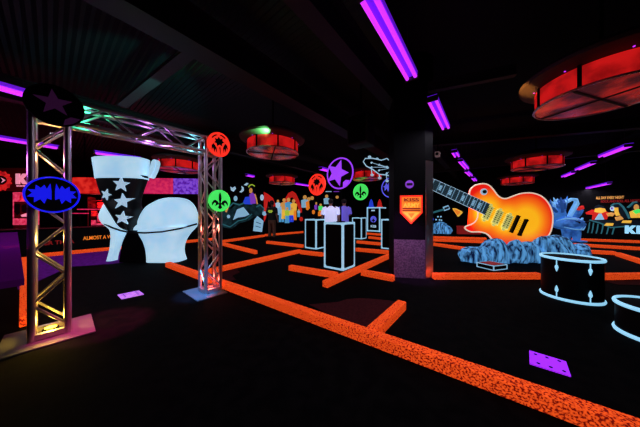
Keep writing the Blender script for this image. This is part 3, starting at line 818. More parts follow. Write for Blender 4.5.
# flat little case in front of the rocks
t = thing('flat_case', 'small flat black case with blue edges before the rocks', 'case', (3.68 + 0.10, 4.43 + 0.26, 0), math.radians(18))
b = B(); b.box((0, 0, 0.0525), (0.40, 0.34, 0.105)); b.obj('body', 'black', t)
for z_ in (0.008, 0.098):
    for s in (-1, 1):
        b = B(); b.box((0, s * 0.172, z_), (0.41, 0.014, 0.016)); b.obj('edge_strip', 'cyan_paint', t)
        b = B(); b.box((s * 0.202, 0, z_), (0.014, 0.35, 0.016)); b.obj('edge_strip', 'cyan_paint', t)
for sx in (-1, 1):
    for sy in (-1, 1):
        b = B(); b.box((sx * 0.202, sy * 0.172, 0.053), (0.018, 0.018, 0.10)); b.obj('edge_strip', 'cyan_paint', t)
b = B(); b.box((0, 0, 0.107), (0.34, 0.28, 0.006)); b.obj('lid_panel', 'dark_red_paint', t)

# ---------------------------------------------------------------- drums
def drum(label, c, r, h, angles):
    t = thing('drum', label, 'drum', c, 0, 'black drum props with pale blue hoops')
    b = B(); b.lathe([(r - 0.012, 0.01), (r - 0.012, h - 0.03)], 56); b.obj('shell', 'black_gloss', t)
    b = B(); b.lathe([(r - 0.02, h - 0.03), (r - 0.02, h - 0.018)], 56); b.obj('drumhead', 'black', t)
    for z0, z1 in ((0.0, 0.034), (h - 0.034, h)):
        b = B(); ring = []
        for rr, z in ((r - 0.018, z0), (r, z0), (r + 0.006, (z0 + z1) / 2), (r, z1), (r - 0.018, z1)):
            ring.append([(rr * math.cos(k * 2 * PI / 56), rr * math.sin(k * 2 * PI / 56), z) for k in range(56)])
        ring.append(ring[0]); b.loft(ring, cap=False); hoops = ([] if z0 == 0.0 else hoops) + [b.obj('hoop', 'hoop', t)]
    ca = math.atan2(-c[1], -c[0])
    for k in angles:
        a = ca + math.radians(k)
        for s in (0, 1):
            if h < 0.4 and s == 1: pass
            Z0 = h - 0.04 if s else 0.04; sg = -1 if s else 1
            b = B(Matrix.Translation((r * math.cos(a), r * math.sin(a), 0)))
            L = min(0.155, h * 0.36)
            prof = [(0.006, 0), (0.006, L * .4), (0.015, L * .48), (0.019, L * .62), (0.012, L * .82), (0.003, L)]
            b.lathe([(rr, Z0 + sg * z) for rr, z in prof], 12); b.obj('lug', 'hoop', hoops[s])
drum('tall black drum with pale blue hoops and four visible lugs', (3.61, 3.07, 0), 0.31, 0.585, (-24, 33, 147, 204))
drum('low black drum with pale blue hoops cut by the frame edge', (3.30, 2.02, 0), 0.31, 0.31, (30, 150, 210))

# ---------------------------------------------------------------- flying saucer lamps
def saucer(label, u, v, H=1.5, r=None, rot=0.0):
    c = at(u, v, EYE + H)
    r = r or 0.42 * 1.5
    z = EYE + H
    t = thing('saucer_lamp', label, 'ceiling lamp', (c.x, c.y, z), rot, 'red drum-shaped saucer lamps under the roof')
    b = B(); b.lathe([(r * .985, 0.03), (r * .985, 0.27)], 48); band = b.obj('lit_band', 'saucer_lit', t)
    for k in range(8):
        a = (k + .5) * 2 * PI / 8
        b = B(Matrix.Rotation(a, 4, 'Z')); b.box((r * .99, 0, 0.15), (0.03, 0.035, 0.28)); b.obj('band_post', 'black', band)
    b = B(); b.lathe([(r * .97, 0.012), (r * .97, 0.028)], 48); head = b.obj('drumhead', 'saucer_head', t)
    b = B()
    b.path([(r * math.cos(k * 2 * PI / 48), r * math.sin(k * 2 * PI / 48), 0.012) for k in range(48)], 0.014, 6, closed=True); b.obj('lower_hoop', 'rim_metal', head)
    for k in range(2):
        b = B(Matrix.Rotation(k * PI / 2 + .3, 4, 'Z')); b.box((0, 0, 0.004), (2 * r * .98, 0.03, 0.012)); b.obj('cross_bar', 'beam', head)
    b = B(); b.lathe([(r * .95, 0.27), (r * 1.25, 0.34), (r * 1.27, 0.38), (r * 1.12, 0.46), (r * .7, 0.56), (r * .2, 0.60), (0.03, 0.605)], 48); b.obj('saucer_brim', 'saucer', t)
    b = B(); b.tube((0, 0, 0.6), (0, 0, CEIL - z - 0.02), 0.02, 8); b.obj('stem', 'black', t)
    for k in range(8):
        a = k * 2 * PI / 8 + .2
        b = B(); b.ball((r * 1.01 * math.cos(a), r * 1.01 * math.sin(a), 0.29), 0.012, 8, 6); b.obj('bulb', 'tube', t)
    return c
def sat(u, v): return (u, v)
saucers = []
cS = at(2.4 / 1.84 * F + CU, CV - F / 1.84, 2.2)
saucers.append(saucer('largest red-lit saucer lamp hanging over the drums', CU + F * 2.47 / 1.87, CV - F / 1.87, 1.5))
saucers.append(saucer('red saucer lamp hanging over the archway tower and boot toe', 273, 154))
saucers.append(saucer('red saucer lamp hanging above the guitar body', 536, 168.5))
saucers.append(saucer('small red saucer lamp hanging behind the giant boot cuff', 180, 170.8))
saucers.append(saucer('distant red saucer lamp hanging over the painted crowd', 282, 183.5))
saucers.append(saucer('red saucer lamp hanging behind the guitar headstock', 367, 179.5))
saucers.append(saucer('faint distant red saucer lamp low behind the guitar body', 517, 184))

# ---------------------------------------------------------------- black-light tube fixtures
def uv(label, u1, v1, u2, v2, H=1.6, energy=15.0, on=True):
    p, q = at(u1, v1, EYE + H), at(u2, v2, EYE + H)
    c = (p + q) / 2; d = q - p; L = d.length
    t = thing('blacklight_fixture', label, 'blacklight', c, math.atan2(d.y, d.x), 'violet black-light tubes under the roof')
    b = B(); b.box((0, 0, 0.045), (L, 0.13, 0.05), bev=0.006); refl = b.obj('reflector', 'tube_body', t)
    for s in (-1, 1):
        b = B(); b.tube((-L / 2 + 0.03, s * 0.045, 0.0), (L / 2 - 0.03, s * 0.045, 0.0), 0.019, 12); b.obj('tube', 'tube', refl)
        b = B(); b.box((s * (L / 2 - 0.005), 0, 0.02), (0.03, 0.15, 0.07)); b.obj('end_cap', 'fixture_end', refl)
    for s in (-1, 1):
        b = B(); b.tube((s * L * .35, 0, 0.07), (s * L * .35, 0, CEIL - c.z - 0.02), 0.004, 6); b.obj('hanger', 'fixture_end', t)
    l = lamp('blacklight_glow', 'AREA', (c.x, c.y, c.z - 0.05), energy, (0.93, 0.86, 1.0), L, sy=0.16)
    l.rotation_euler = (0, 0, math.atan2(d.y, d.x))
    return t
uv('longest violet tube fixture high over the middle of the room', 366, -6, 412, 79)
uv('second violet tube fixture in the row over the pillar', 432, 100, 446, 129)
uv('tiny third violet tube fixture beyond the roof beam', 454, 152, 457, 157, energy=12)
uv('tiny violet tube fixture above the guitar neck end', 460, 161, 467, 169)
uv('tiny violet tube fixture above the guitar horn', 466, 171.5, 471, 176, energy=10)
uv('farthest tiny violet tube fixture of the row towards the guitar', 472.5, 178, 475.5, 181, energy=9)
uv('violet tube fixture under the beam beside the largest saucer lamp', 601, 157, 629.5, 146)
uv('violet tube fixture beyond the saucer lamp over the guitar', 577, 170, 594, 163)
uv('distant violet tube fixture over the dragon boot', 563, 177, 574, 172.5, energy=12)
uv('thin violet tube fixture over the painted table mural', 585, 189, 610, 183.5, energy=20, H=1.2)
uv('violet tube fixture crossing behind the plum star disc', -22, 82, 30, 96.5)
uv('violet tube fixture seen through the gold truss tower', -14, 136.5, 59, 148.5)
uv('violet tube fixture behind the boot cuff', 94, 153, 141, 159.5)
uv('thin violet tube fixture running behind the red emblem disc', 294.5, 183.8, 309, 186, energy=10)
uv('thin violet tube fixture running behind the purple star disc', 320, 169, 352, 177, H=1.35, energy=10)
uv('short violet tube fixture above the graveyard mural', 246, 175.4, 254, 177, energy=10)

# hanging box, little spotlight
p = atY(361, 146, 4.9)
t = thing('hanging_speaker', 'dark grey speaker box hung under the roof', 'speaker', (p.x, p.y, p.z), RE)
b = B(); b.box((0, 0, 0.34), (0.5, 0.4, 0.68), bev=0.02); b.obj('cabinet', 'beam', t)
b = B(); b.box((0, -0.203, 0.34), (0.42, 0.01, 0.6)); b.obj('grille', 'black', t)
b = B(); b.tube((0, 0, 0.68), (0, 0, CEIL - p.z - 0.02), 0.02, 8); b.obj('hanging_pole', 'black', t)
p = atY(437.5, 154.5, 5.05)
t = thing('small_spotlight', 'small pale spotlight hung beside the pillar top', 'spotlight', p, RE)
b = B(); b.box((0, 0, 0), (0.10, 0.14, 0.12), bev=0.02); b.obj('housing', mat('pink_grey_plastic', (0.45, 0.28, 0.28), 0.6, emit=0.12), t)
b = B(); b.tube((0, -0.06, 0), (0, -0.085, 0), 0.035, 14); b.obj('lens', 'ink', t)
b = B(); b.tube((0, 0.03, 0.05), (0, 0.03, CEIL - p.z - 0.02), 0.01, 8); b.obj('hanging_rod', 'black', t)

# ---------------------------------------------------------------- murals
class Mural:
    def __init__(s, name, label, conv, origin, rz):
        s.t = thing(name, label, 'mural', origin, rz); s.conv = conv; s.k = 0
    def shape(s, name, m, px):
        s.k += 1
        b = B(); y = -0.012 - 0.0012 * s.k
        b.prism([s.conv(u, v) for u, v in px], y, 0.0)
        return b.obj(name, m, s.t)
    def line(s, name, m, px, r):
        s.k += 1
        b = B(); b.path([(*s.conv(u, v), 0) for u, v in px], r, 6)
        for q in b.bm.verts: q.co = Vector((q.co.x, -0.012 - 0.0012 * s.k + q.co.z * 0.3, q.co.y))
        return b.obj(name, m, s.t)
def ell(u, v, ru, rv, n=14): return [(u + ru * math.cos(i * 2 * PI / n), v + rv * math.sin(i * 2 * PI / n)) for i in range(n)]

mu = Mural('graveyard_mural', 'graveyard wall painting with pale tombs and a seated woman', left_wall, W(0, -10.415), RD)
mu.shape('hill', 'teal_paint', [(221, 213), (226, 206), (231, 209), (238, 203), (244, 205), (250, 201), (258, 203), (264, 208), (262, 215), (254, 217), (248, 221), (240, 223), (232, 229), (222, 227)])
mu.shape('tomb', 'cyan_paint', [(233, 220), (237, 209.5), (243.5, 207), (249.5, 214.5), (245, 216.5), (238, 217.5)])
mu.line('outline', 'teal_line', [(222, 224), (230, 227), (238, 221), (246, 219), (252, 214)], 0.03)
mu.shape('tombstone', 'cyan_paint', [(253.2, 231), (254.4, 220), (257.5, 216), (263.5, 221), (262, 232)])
mu.line('outline', 'teal_line', [(256, 222), (261, 224)], 0.025); mu.line('outline', 'teal_line', [(255.5, 226), (260.5, 227.5)], 0.025)
mu.shape('cloud', 'white', [(230.5, 186.6), (232.5, 188), (235, 186.4), (236, 188.6), (233.6, 191.6), (231.2, 190.4)])
mu.shape('moon', 'white', [(241.5, 186), (243.6, 187.5), (243.8, 190.6), (241.4, 192.6), (239.4, 192), (241.6, 190.2), (242, 188)])
mu.shape('cloud', 'white', [(243.8, 185), (246.6, 182.8), (248.6, 183.4), (246.6, 185.6)])
mu.shape('ghost', 'cyan_paint', ell(235.6, 198.5, 1.8, 2.6)); mu.shape('ghost', 'cyan_paint', ell(228.5, 216.5, 1.6, 1.8)); mu.shape('ghost', 'white', ell(262, 197.5, 1.7, 3.0)); mu.shape('ghost', 'cyan_paint', ell(264.3, 213.5, 2, 2.2))
mu.shape('hair', 'hair_paint', ell(251.6, 189, 3.6, 4.2)); mu.shape('dress', 'blue_paint', [(242.5, 204), (245.5, 197), (250, 196.5), (252, 204.5)])
mu.shape('bodice', 'violet_paint', [(249.4, 194.6), (252.6, 192.4), (255.2, 196), (255.6, 203.6), (250.4, 204)])
mu.shape('face', 'skin_paint', ell(250.7, 190.6, 1.7, 2.6)); mu.line('arm', 'skin_paint', [(254.6, 194), (256.2, 199), (257, 204)], 0.04)
mu.line('crown', 'yellow_green', [(248.4, 187.4), (249.4, 185.4), (252, 184.6), (254.6, 186.2)], 0.03)
mu.shape('face', 'skin_paint', ell(226.4, 195, 1.6, 2.2)); mu.shape('robe', 'yellow_green', [(224.6, 197.4), (228, 197), (228, 206), (225, 208)]); mu.line('arm', 'skin_paint', [(227.6, 199), (228.4, 205), (225.6, 212)], 0.05)
mu.line('vine', 'teal_line', [(229, 207), (233, 203), (239, 205), (244, 203)], 0.04); mu.line('vine', 'teal_line', [(256, 207), (260, 205), (264, 209), (262, 212)], 0.04)

mu = Mural('crowd_mural', 'wall painting of a colourful crowd under a red arch', left_wall, W(0, -10.415), RD)
mu.shape('red_arch', 'red_paint', [(281.5, 208), (284.5, 200), (288.5, 193), (292.5, 191), (296, 193.5), (299, 200), (303, 212), (300.5, 213), (296.5, 203), (292.6, 197), (289, 199), (285, 209)])
mu.shape('red_arch', 'red_paint', [(264, 192), (268, 194), (273, 198), (276, 206), (272.5, 207), (268, 200), (266, 218), (264, 222)])
rnd = random.Random(3)
cols = ['skin_paint', 'cyan_paint', 'yellow', 'sky_paint', 'white', 'orange_paint', 'yellow_green', 'red_paint', 'blue_paint', 'skin_paint']
def figure(mu, u, v0, v1, top, legs, face='skin_paint'):
    h = v1 - v0; w = h * 0.12
    q = mu.shape('trousers', legs, [(u - w, v0 + h * .5), (u + w, v0 + h * .5), (u + w * 1.1, v1), (u + w * .15, v1), (u, v0 + h * .68), (u - w * .15, v1), (u - w * 1.1, v1)])
    q.name = 'painted_figure'
    mu.shape('top', top, [(u - w * 1.3, v0 + h * .24), (u - w * .4, v0 + h * .19), (u + w * .4, v0 + h * .19), (u + w * 1.3, v0 + h * .24), (u + w * 1.1, v0 + h * .55), (u - w * 1.1, v0 + h * .55)]).parent = q
    mu.shape('face', face, ell(u, v0 + h * .10, w * .62, h * .09, 10)).parent = q
figs = [(278.0, 199.5, 215, 'white', 'cyan_paint'), (281.5, 203, 222, 'cyan_paint', 'sky_paint'), (284.2, 198, 219, 'skin_paint', 'yellow'), (288.4, 197.5, 221, 'sky_paint', 'blue_paint'), (293.6, 199, 220, 'yellow', 'orange_paint'),
        (287, 207, 223, 'yellow_green', 'sky_paint'), (291.4, 207, 222, 'yellow', 'blue_paint'), (298.6, 209, 217, 'cyan_paint', 'sky_paint'), (304.8, 195, 218, 'cyan_paint', 'hair_paint'), (308.6, 197, 218, 'orange_paint', 'hair_paint'),
        (312, 196, 217, 'hair_paint', 'hair_paint'), (316, 202, 216, 'violet_paint', 'hair_paint'), (320.5, 203.5, 216, 'green', 'orange_paint'), (326.5, 194.5, 212, 'cyan_paint', 'hair_paint'), (337, 195.5, 212, 'hair_paint', 'hair_paint')]
for f_ in figs: figure(mu, *f_)
for (u, v) in ((307, 208), (313, 212), (318, 214), (322, 213.5), (301, 219)): mu.shape('painted_guitar', 'orange_paint' if u != 301 else 'red_paint', ell(u, v, 1.4, 2.2, 10))
mu.line('railing', 'white', [(325, 191.6), (331, 191.6)], 0.03); mu.line('railing', 'violet_paint', [(333, 191.6), (338.5, 191.6)], 0.03)

mu = Mural('rock_table_mural', 'wall painting of three cartoon rockers at a table with pale blue lettering', back_wall, W(15.925, 0), RE)
X1, Z1 = back_wall(611, 197); xa, _ = back_wall(596, 196.5); xb, zb = back_wall(624, 196.5)
text('lettering', 'ALL DAY EVERY NIGHT', 0.17, 'skin_paint', mu.t, (xa + xb) / 2, -0.02, zb - .09, width=xb - xa, bold=0.03)
xa, _ = back_wall(601, 199.5); xb, zb = back_wall(650, 199.5)
text('lettering', 'ROCK AND ROLL ALL NIGHT LONG', 0.16, 'dark_red_paint', mu.t, (xa + xb) / 2, -0.02, zb - .09, width=xb - xa, bold=0.03)
mu.shape('table', 'hair_paint', [(590, 220), (600, 224), (614, 228), (660, 226), (660, 221), (625, 220)])
mu.line('table_edge', 'teal_line', [(589.5, 220), (600, 223), (611, 227.6), (626, 226.4), (650, 226)], 0.03)
for u in (588.5, 592.5, 597, 602, 607.5, 613): mu.line('cloth_fold', 'teal_line', [(u + 1.2, 221.5 + (u - 588) * .25), (u + .4, 228 + (u - 588) * .1), (u - .8, 233 + (u - 588) * .06)], 0.02)
mu.shape('red_jacket', 'red_paint', [(585.6, 212.6), (592, 209.6), (597, 210.4), (603, 210), (609, 212.6), (607, 219.4), (592, 219.8), (592.6, 214.6), (586.4, 214.4)])
mu.shape('shirt', 'cyan_paint', [(598.6, 213.6), (601.4, 213.4), (604.4, 219.6), (594.6, 219.8)])
mu.shape('hat', 'hair_paint', [(594, 208.4), (595.4, 206), (599, 204.8), (603.4, 206), (605, 208.6)])
mu.shape('face', 'yellow', [(594, 211.6), (595.4, 208.4), (600, 207.8), (605, 208.6), (606.2, 211.4), (601.6, 213.2), (597, 212.6)]); mu.line('hand', 'skin_paint', [(607, 215), (611, 214), (613.8, 215)], 0.08); mu.shape('drink', 'yellow', ell(611.4, 214.4, 2.6, 1.8))
mu.shape('hair', 'hair_paint', ell(617, 208.6, 6.2, 5.4)); mu.shape('coat', 'hair_paint', [(615, 213), (622, 208), (626, 212), (628, 218.5), (617, 219.5)])
mu.line('coat_edge', 'teal_line', [(611, 206), (614, 203.8), (619, 203.4), (623, 207), (626.4, 212.4), (629.4, 218.6)], 0.035)
mu.shape('face', 'white', ell(612.4, 208.6, 2.2, 2.4)); mu.shape('face_paint', 'violet_paint', ell(611.8, 208.4, 1.0, 1.2)); mu.line('beard', 'yellow', [(616, 207.6), (616.4, 212), (618, 215.6)], 0.06); mu.line('hand', 'skin_paint', [(615.4, 219), (619, 218.4), (622, 217.4)], 0.09)
mu.shape('yellow_jacket', 'yellow', [(629.6, 212), (634, 210), (641, 209), (650, 211), (650, 217.6), (631, 217.8)]); mu.shape('hair', 'hair_paint', ell(635.6, 206, 5.2, 4.6)); mu.shape('face', 'skin_paint', ell(636.2, 207.4, 2.8, 3.2)); mu.line('scarf', 'green', [(634, 212.6), (638, 211), (642, 211.6)], 0.09); mu.line('hair_edge', 'teal_line', [(627.6, 207.6), (630, 205.6), (633, 202.6), (637, 202)], 0.04)
mu.shape('plate', 'yellow', [(604, 225.6), (606.4, 223), (613.6, 223.2), (612.6, 225.8)]); mu.shape('plate', 'yellow', [(621.4, 222.8), (623, 220.4), (631.6, 220.6), (630.6, 223.2)])
# block logo letters
LET = {'K': [[(0, 0), (.30, 0), (.30, .38), (.58, 0), (.95, 0), (.56, .52), (.93, 1), (.58, 1), (.30, .62), (.30, 1), (0, 1)]], 'I': [[(0, 0), (.3, 0), (.3, 1), (0, 1)]],
       'S': [[(.05, .12), (.46, .30), (.16, .42), (.52, 1.06), (.80, .96), (.56, .66), (.90, .52), (.20, -.12)]]}
def logo(parent_mural, m, s, u0, v0, px_h, k=1.0):
    x0, z0 = parent_mural.conv(u0, v0); hgt = parent_mural.conv(u0, v0 - px_h)[1] - z0; x = x0
    for ch in s:
        b = B(); b.prism([(x + px * hgt * k, z0 + pz * hgt) for px, pz in LET[ch][0]], -0.05, 0); b.obj('logo_letter', m, parent_mural.t)
        x += hgt * k * {'K': 1.0, 'I': .38, 'S': .86}[ch]
logo(mu, 'hoop', 'KISS', 625, 233.4, 8.0, 0.86)

# orange pick sign on the back wall
x0, z0 = back_wall(456.5, 212)
t = thing('pick_sign', 'orange guitar pick shaped sign on the dark wall under the guitar neck', 'sign', W(15.92, x0, z0), RE)
b = B(); b.prism([(p[0] - x0, p[1] - z0) for p in (back_wall(u, v) for u, v in [(452.6, 208.2), (456, 208.4), (462.2, 211.4), (462.6, 212.8), (459, 216.4), (457.8, 216.6), (453.2, 210)])], -0.05, 0.0); b.obj('sign_board', 'yellow', t)
b = B(); b.prism([((p[0] - x0) * .65, (p[1] - z0) * .65) for p in (back_wall(u, v) for u, v in [(452.6, 208.2), (456, 208.4), (462.2, 211.4), (462.6, 212.8), (459, 216.4), (457.8, 216.6), (453.2, 210)])], -0.06, -0.045); b.obj('sign_face', 'orange_paint', t)

# blue rock with black speaker and a neck, seen between pillar and guitar
Yk = 12.6
def kp(u, v): return atY(u, v, Yk)
q = kp(441, 232)
boulder('pale blue rock beneath the guitar neck beyond the pillar', (q.x, q.y), (0.56, 0.4, 0.50), 11, 'blue rocks far off')
t = thing('dotted_speaker', 'small black speaker with white dots on the far blue rock', 'speaker', (q.x - 0.05, q.y + 0.75, 0.0), 0)
b = B(); b.box((0, 0, 0.85), (0.95, 0.3, 0.9)); b.obj('cabinet', 'black', t); b = B(); b.box((0, 0.05, 0.2), (0.6, 0.25, 0.4)); b.obj('foot', 'black', t)
for (x, z) in ((0.2, 1.0), (0.38, 1.0), (0.08, 0.82), (0.3, 0.8), (0.42, 0.78), (0.2, 0.62), (0.4, 0.58)):
    b = B(); b.tube((x, -0.16, z), (x, -0.14, z), 0.05, 10); b.obj('dot', 'cyan_paint', t)
b = B(); b.tube((-0.18, -0.16, 0.85), (-0.18, -0.14, 0.85), 0.12, 14); b.obj('cone', 'blue_paint', t)
t = thing('leaning_guitar_neck', 'teal guitar neck prop leaning over the far dotted speaker', 'guitar neck', (q.x, q.y - 0.02, 1.32))
b = B(); b.path([(-0.55, 0, -0.08), (0.15, 0, 0.12)], 0.055, 8); b.obj('neck', 'teal_line', t)
b = B(); b.box((0.30, 0, 0.20), (0.36, 0.06, 0.26), R=Matrix.Rotation(-0.35, 4, 'Y'), bev=0.03); b.obj('headstock', 'cyan_paint', t)
b = B(); b.box((0.30, -0.035, 0.20), (0.26, 0.02, 0.12), R=Matrix.Rotation(-0.35, 4, 'Y')); b.obj('tuner_plate', 'hair_paint', t)
t = thing('red_partition', 'low dark red bench standing in for a red-lit surface behind the guitar horn', 'partition', (kp(461, 231).x + .3, 12.3, 0), math.radians(-8))  # reddish light on floor and wall, painted in as an added red block
b = B(); b.box((0, 0, 0.45), (1.25, 0.4, 0.06)); b.obj('seat', 'dark_red_paint', t)
b = B(); b.box((0, 0.1, 0.21), (1.2, 0.2, 0.42)); b.obj('base', 'dark_red_paint', t)

# dragon boot sculpture
Yd = 9.3; ds = Yd / F
t = thing('dragon_boot', 'blue horned dragon-headed boot sculpture beyond the guitar body', 'sculpture', ((565 - CU) * ds, Yd, 0))
def dp(u, v, y=0.0): return Vector(((u - 565) * ds, y, EYE - (v - CV) * ds))
for (u0, u1, vb) in ((560.5, 562.5, 240.5), (571.5, 569.5, 241)):
    b = B(); b.path([dp(u1 + 0.5, 226, -0.15), dp((u0 + u1) / 2, 233, -0.2), dp(u0, vb, -0.2)], [0.20, 0.15, 0.10], 12); b.obj('leg', 'dragon', t)
b = B(); b.box((dp(560.5, 241).x, -0.2, 0.03), (0.34, 0.5, 0.06), bev=0.02); b.obj('foot', 'dragon', t)
b = B(); b.box((dp(571.5, 241).x, -0.2, 0.03), (0.30, 0.5, 0.06), bev=0.02); b.obj('foot', 'dragon', t)
for pts_ in ([(553, 221), (557, 218.4), (562, 218.6), (566, 221)], [(566.5, 220.6), (570, 218.2), (575, 219.6), (577.4, 223)], [(566, 222), (567, 226), (570, 229)], [(577.5, 223), (577.8, 227), (575.4, 229.4)]):
    b = B(); b.path([dp(u, v, -0.50 + 0.0025 * (u - 565) ** 2) for u, v in pts_], [.02] + [.035] * (len(pts_) - 2) + [.02], 8); b.obj('brow_line', 'dragon_edge', t)
b = B(); b.ball(dp(564.5, 224, -0.1), (0.56, 0.5, 0.33), 28, 16)
for v_ in b.bm.verts:
    if v_.co.z < dp(0, 224).z: v_.co.z = dp(0, 224).z + (v_.co.z - dp(0, 224).z) * 0.75
b.obj('head', 'dragon', t)
b = B(); b.path([dp(554.5, 226.5, -0.36), dp(560, 228.4, -0.52), dp(568, 228.8, -0.54), dp(575, 226.2, -0.36)], [.015, .025, .025, .015], 8); b.obj('jaw_line', 'dragon_edge', t)
for (u, v, s) in ((563.5, 221.5, 1), (571.5, 221.2, -1)):
    b = B(); b.path([dp(u - 2.6 * s, v + 1.4 * s * 0 - 0.6, -0.52), dp(u, v + .6, -0.56), dp(u + 2 * s, v + 1.2, -0.54)], [.02, .05, .02], 8); b.obj('eye', 'ink', t)
b = B(); b.path([dp(560, 219, -.1), dp(559.5, 209, -.1), dp(562.5, 202.5, -.1), dp(568.5, 199.6, -.1), dp(573, 199.8, -.1), dp(573.8, 203.5, -.1), dp(570.2, 210, -.1), dp(566.5, 217, -.1)], [.10, .08, .075, .07, .075, .09, .09, .08], 10); b.obj('horn', 'dragon_edge', t)
rnd = random.Random(5)
for i in range(26):
    f_ = i / 25
    u0 = 551 + 9 * f_ + rnd.uniform(-1, 1); v0 = 216 - 10 * f_ + rnd.uniform(-2, 2)
    an = math.radians(150 - 95 * f_ + rnd.uniform(-14, 14)); L = rnd.uniform(8, 15)
    u1 = u0 + L * math.cos(an); v1 = max(190, v0 - L * math.sin(an))
    y_ = rnd.uniform(-.3, .25)
    b = B(); b.path([dp(u0, v0, y_), dp(u0 * .5 + u1 * .5 - 1.2, v0 * .5 + v1 * .5 - 1.2, y_ - .04), dp(u1, v1, y_)], [.055, .06, .010], 8); b.obj('mane_spike', ('dragon', 'dragon_deep', 'dragon_edge', 'dragon_deep')[i % 4], t)
b = B(); b.ball(dp(556, 214, 0.1), (0.42, 0.35, 0.34), 16, 10); b.obj('neck', 'dragon', t)
b = B(); b.prism([(p.x, p.z) for p in (dp(570, 219), dp(573, 211), (dp(578, 208.4)), dp(583.5, 210), dp(581, 215), dp(577, 219.5))], -0.02, 0.06); b.obj('wing', 'dragon', t)
b = B(); b.prism([(p.x, p.z) for p in (dp(572.5, 209.6), dp(575, 206.4), (dp(579, 207.4)), dp(582.6, 205.6), dp(583.4, 208.6), dp(578.4, 210.4))], -0.04, 0.04); b.obj('wing_edge', 'red_paint', t)

# ---------------------------------------------------------------- the shop behind the low wall
def shop_pt(u, v, Y): return atY(u, v, Y)
t = thing('bar_bulkhead', 'hanging bar bulkhead with red, pink and violet backlit panels', 'bulkhead', (shop_pt(72, 186, 8).x, 8.0, 0), math.atan2(0.3, shop_pt(200, 180, 8.3).x - shop_pt(72, 180, 8).x))
LB = math.hypot(0.3, shop_pt(200, 180, 8.3).x - shop_pt(72, 180, 8).x)
b = B(); b.box((LB / 2, 0.25, 2.25), (LB + 0.04, 0.44, 0.60)); b.obj('box', 'black', t)
for (f0, f1, m_) in ((0.0, 0.245, 'banner_red'), (0.25, 0.52, 'banner_red'), (0.525, 0.78, 'banner_pink'), (0.785, 1.0, 'banner_violet')):
    b = B(); b.box((LB * (f0 + f1) / 2, 0.02, 2.26), (LB * (f1 - f0), 0.03, 0.60)); o = b.obj('backlit_panel', m_, t); o['label'] = {'banner_red': 'red panel', 'banner_pink': 'pink red panel', 'banner_violet': 'violet panel'}[m_]
for x_ in (0.2, LB - .2):
    b = B(); b.tube((x_, 0.25, 2.55), (x_, 0.25, CEIL - .03), 0.02, 8); b.obj('hanging_rod', 'black', t)
# sign wall far at the side
SY = 9.4
def sp(u, v): p = atY(u, v, SY); return (p.x, p.z)
t = thing('shop_sign', 'pink lit shop front sign with the letter K and a red oval', 'sign', (0, SY, 0))
b = B(); b.prism([sp(-6, 168), sp(36, 168), sp(36, 191), sp(-6, 191)], -0.02, 0.05); b.obj('sign_board', 'dark_red', t)
x0, z0 = sp(17.4, 184.2); hgt = sp(17, 173.8)[1] - z0
b = B(); b.prism([(x0 + px * hgt * 1.16, z0 + pz * hgt) for px, pz in LET['K'][0]], -0.06, -0.02); b.obj('letter', 'white_sign', t)
n = 26; pts = []
for i in range(n):
    a = i * 2 * PI / n; k = 1.0 + (0.10 if i % 2 else -0.06)
    pts.append(sp(2.5 + 9.6 * k * math.cos(a), 181 + 9.2 * k * math.sin(a)))
b = B(); b.prism(pts, -0.05, -0.02); b.obj('oval', 'red_sign', t)
b = B(); b.prism([sp(u, v) for u, v in ell(2, 180.4, 6.6, 4.6, 20)], -0.06, -0.045); b.obj('oval_hole', 'ink', t)
b = B(); b.prism([sp(3, 177.8), sp(7.6, 180.4), sp(3.6, 183), sp(5.2, 180.4)], -0.07, -0.055); b.obj('oval_mark', 'white_sign', t)
for i in range(3):
    b = B(); b.prism([sp(17.6 + i * 3, 185.4), sp(19.6 + i * 3, 185.4), sp(19.6 + i * 3, 186.6), sp(17.6 + i * 3, 186.6)], -0.04, -0.02); b.obj('small_print', 'white_sign', t)
t = thing('display_window', 'pink lit shop display window with dark posters', 'display', (0, SY + 0.1, 0))
b = B(); b.prism([sp(9.5, 192), sp(34, 192), sp(34, 225), sp(9.5, 225)], 0.0, 0.08); b.obj('frame', 'pink_sign', t)
b = B(); b.prism([sp(11.5, 201.5), sp(33, 201.5), sp(33, 218.5), sp(11.5, 218.5)], -0.02, 0.0); b.obj('glass', 'dark_red', t)
xa, za = sp(19, 201)
text('lettering', 'BAR', 0.34, 'red_sign', t, xa + 0.35, -0.012, za + 0.02, width=0.95, bold=0.04)
b = B(); b.prism([sp(12, 204), sp(17.6, 204), sp(17.6, 213), sp(15, 215), sp(12, 212)], -0.04, -0.018); b.obj('poster', 'ink', t)
b = B(); b.prism([sp(19.5, 206), sp(22, 204), sp(26, 204.6), sp(27, 211), sp(22, 213), sp(19.6, 211)], -0.04, -0.018); b.obj('poster', 'ink', t)
b = B(); b.prism([sp(19, 215), sp(24, 213.4), sp(32, 212.6), sp(32, 216.6), sp(20, 216.8)], -0.045, -0.018); b.obj('shelf_strip', 'white_sign', t)
b = B(); b.prism([sp(9.5, 225), sp(34, 225), sp(34, 231), sp(9.5, 231)], 0.02, 0.10); b.obj('lower_panel', 'dark_red', t)
b = B(); b.box((sp(21, 240)[0], 0.08, 0.2), (1.2, 0.1, 0.42)); b.obj('plinth', 'black', t)

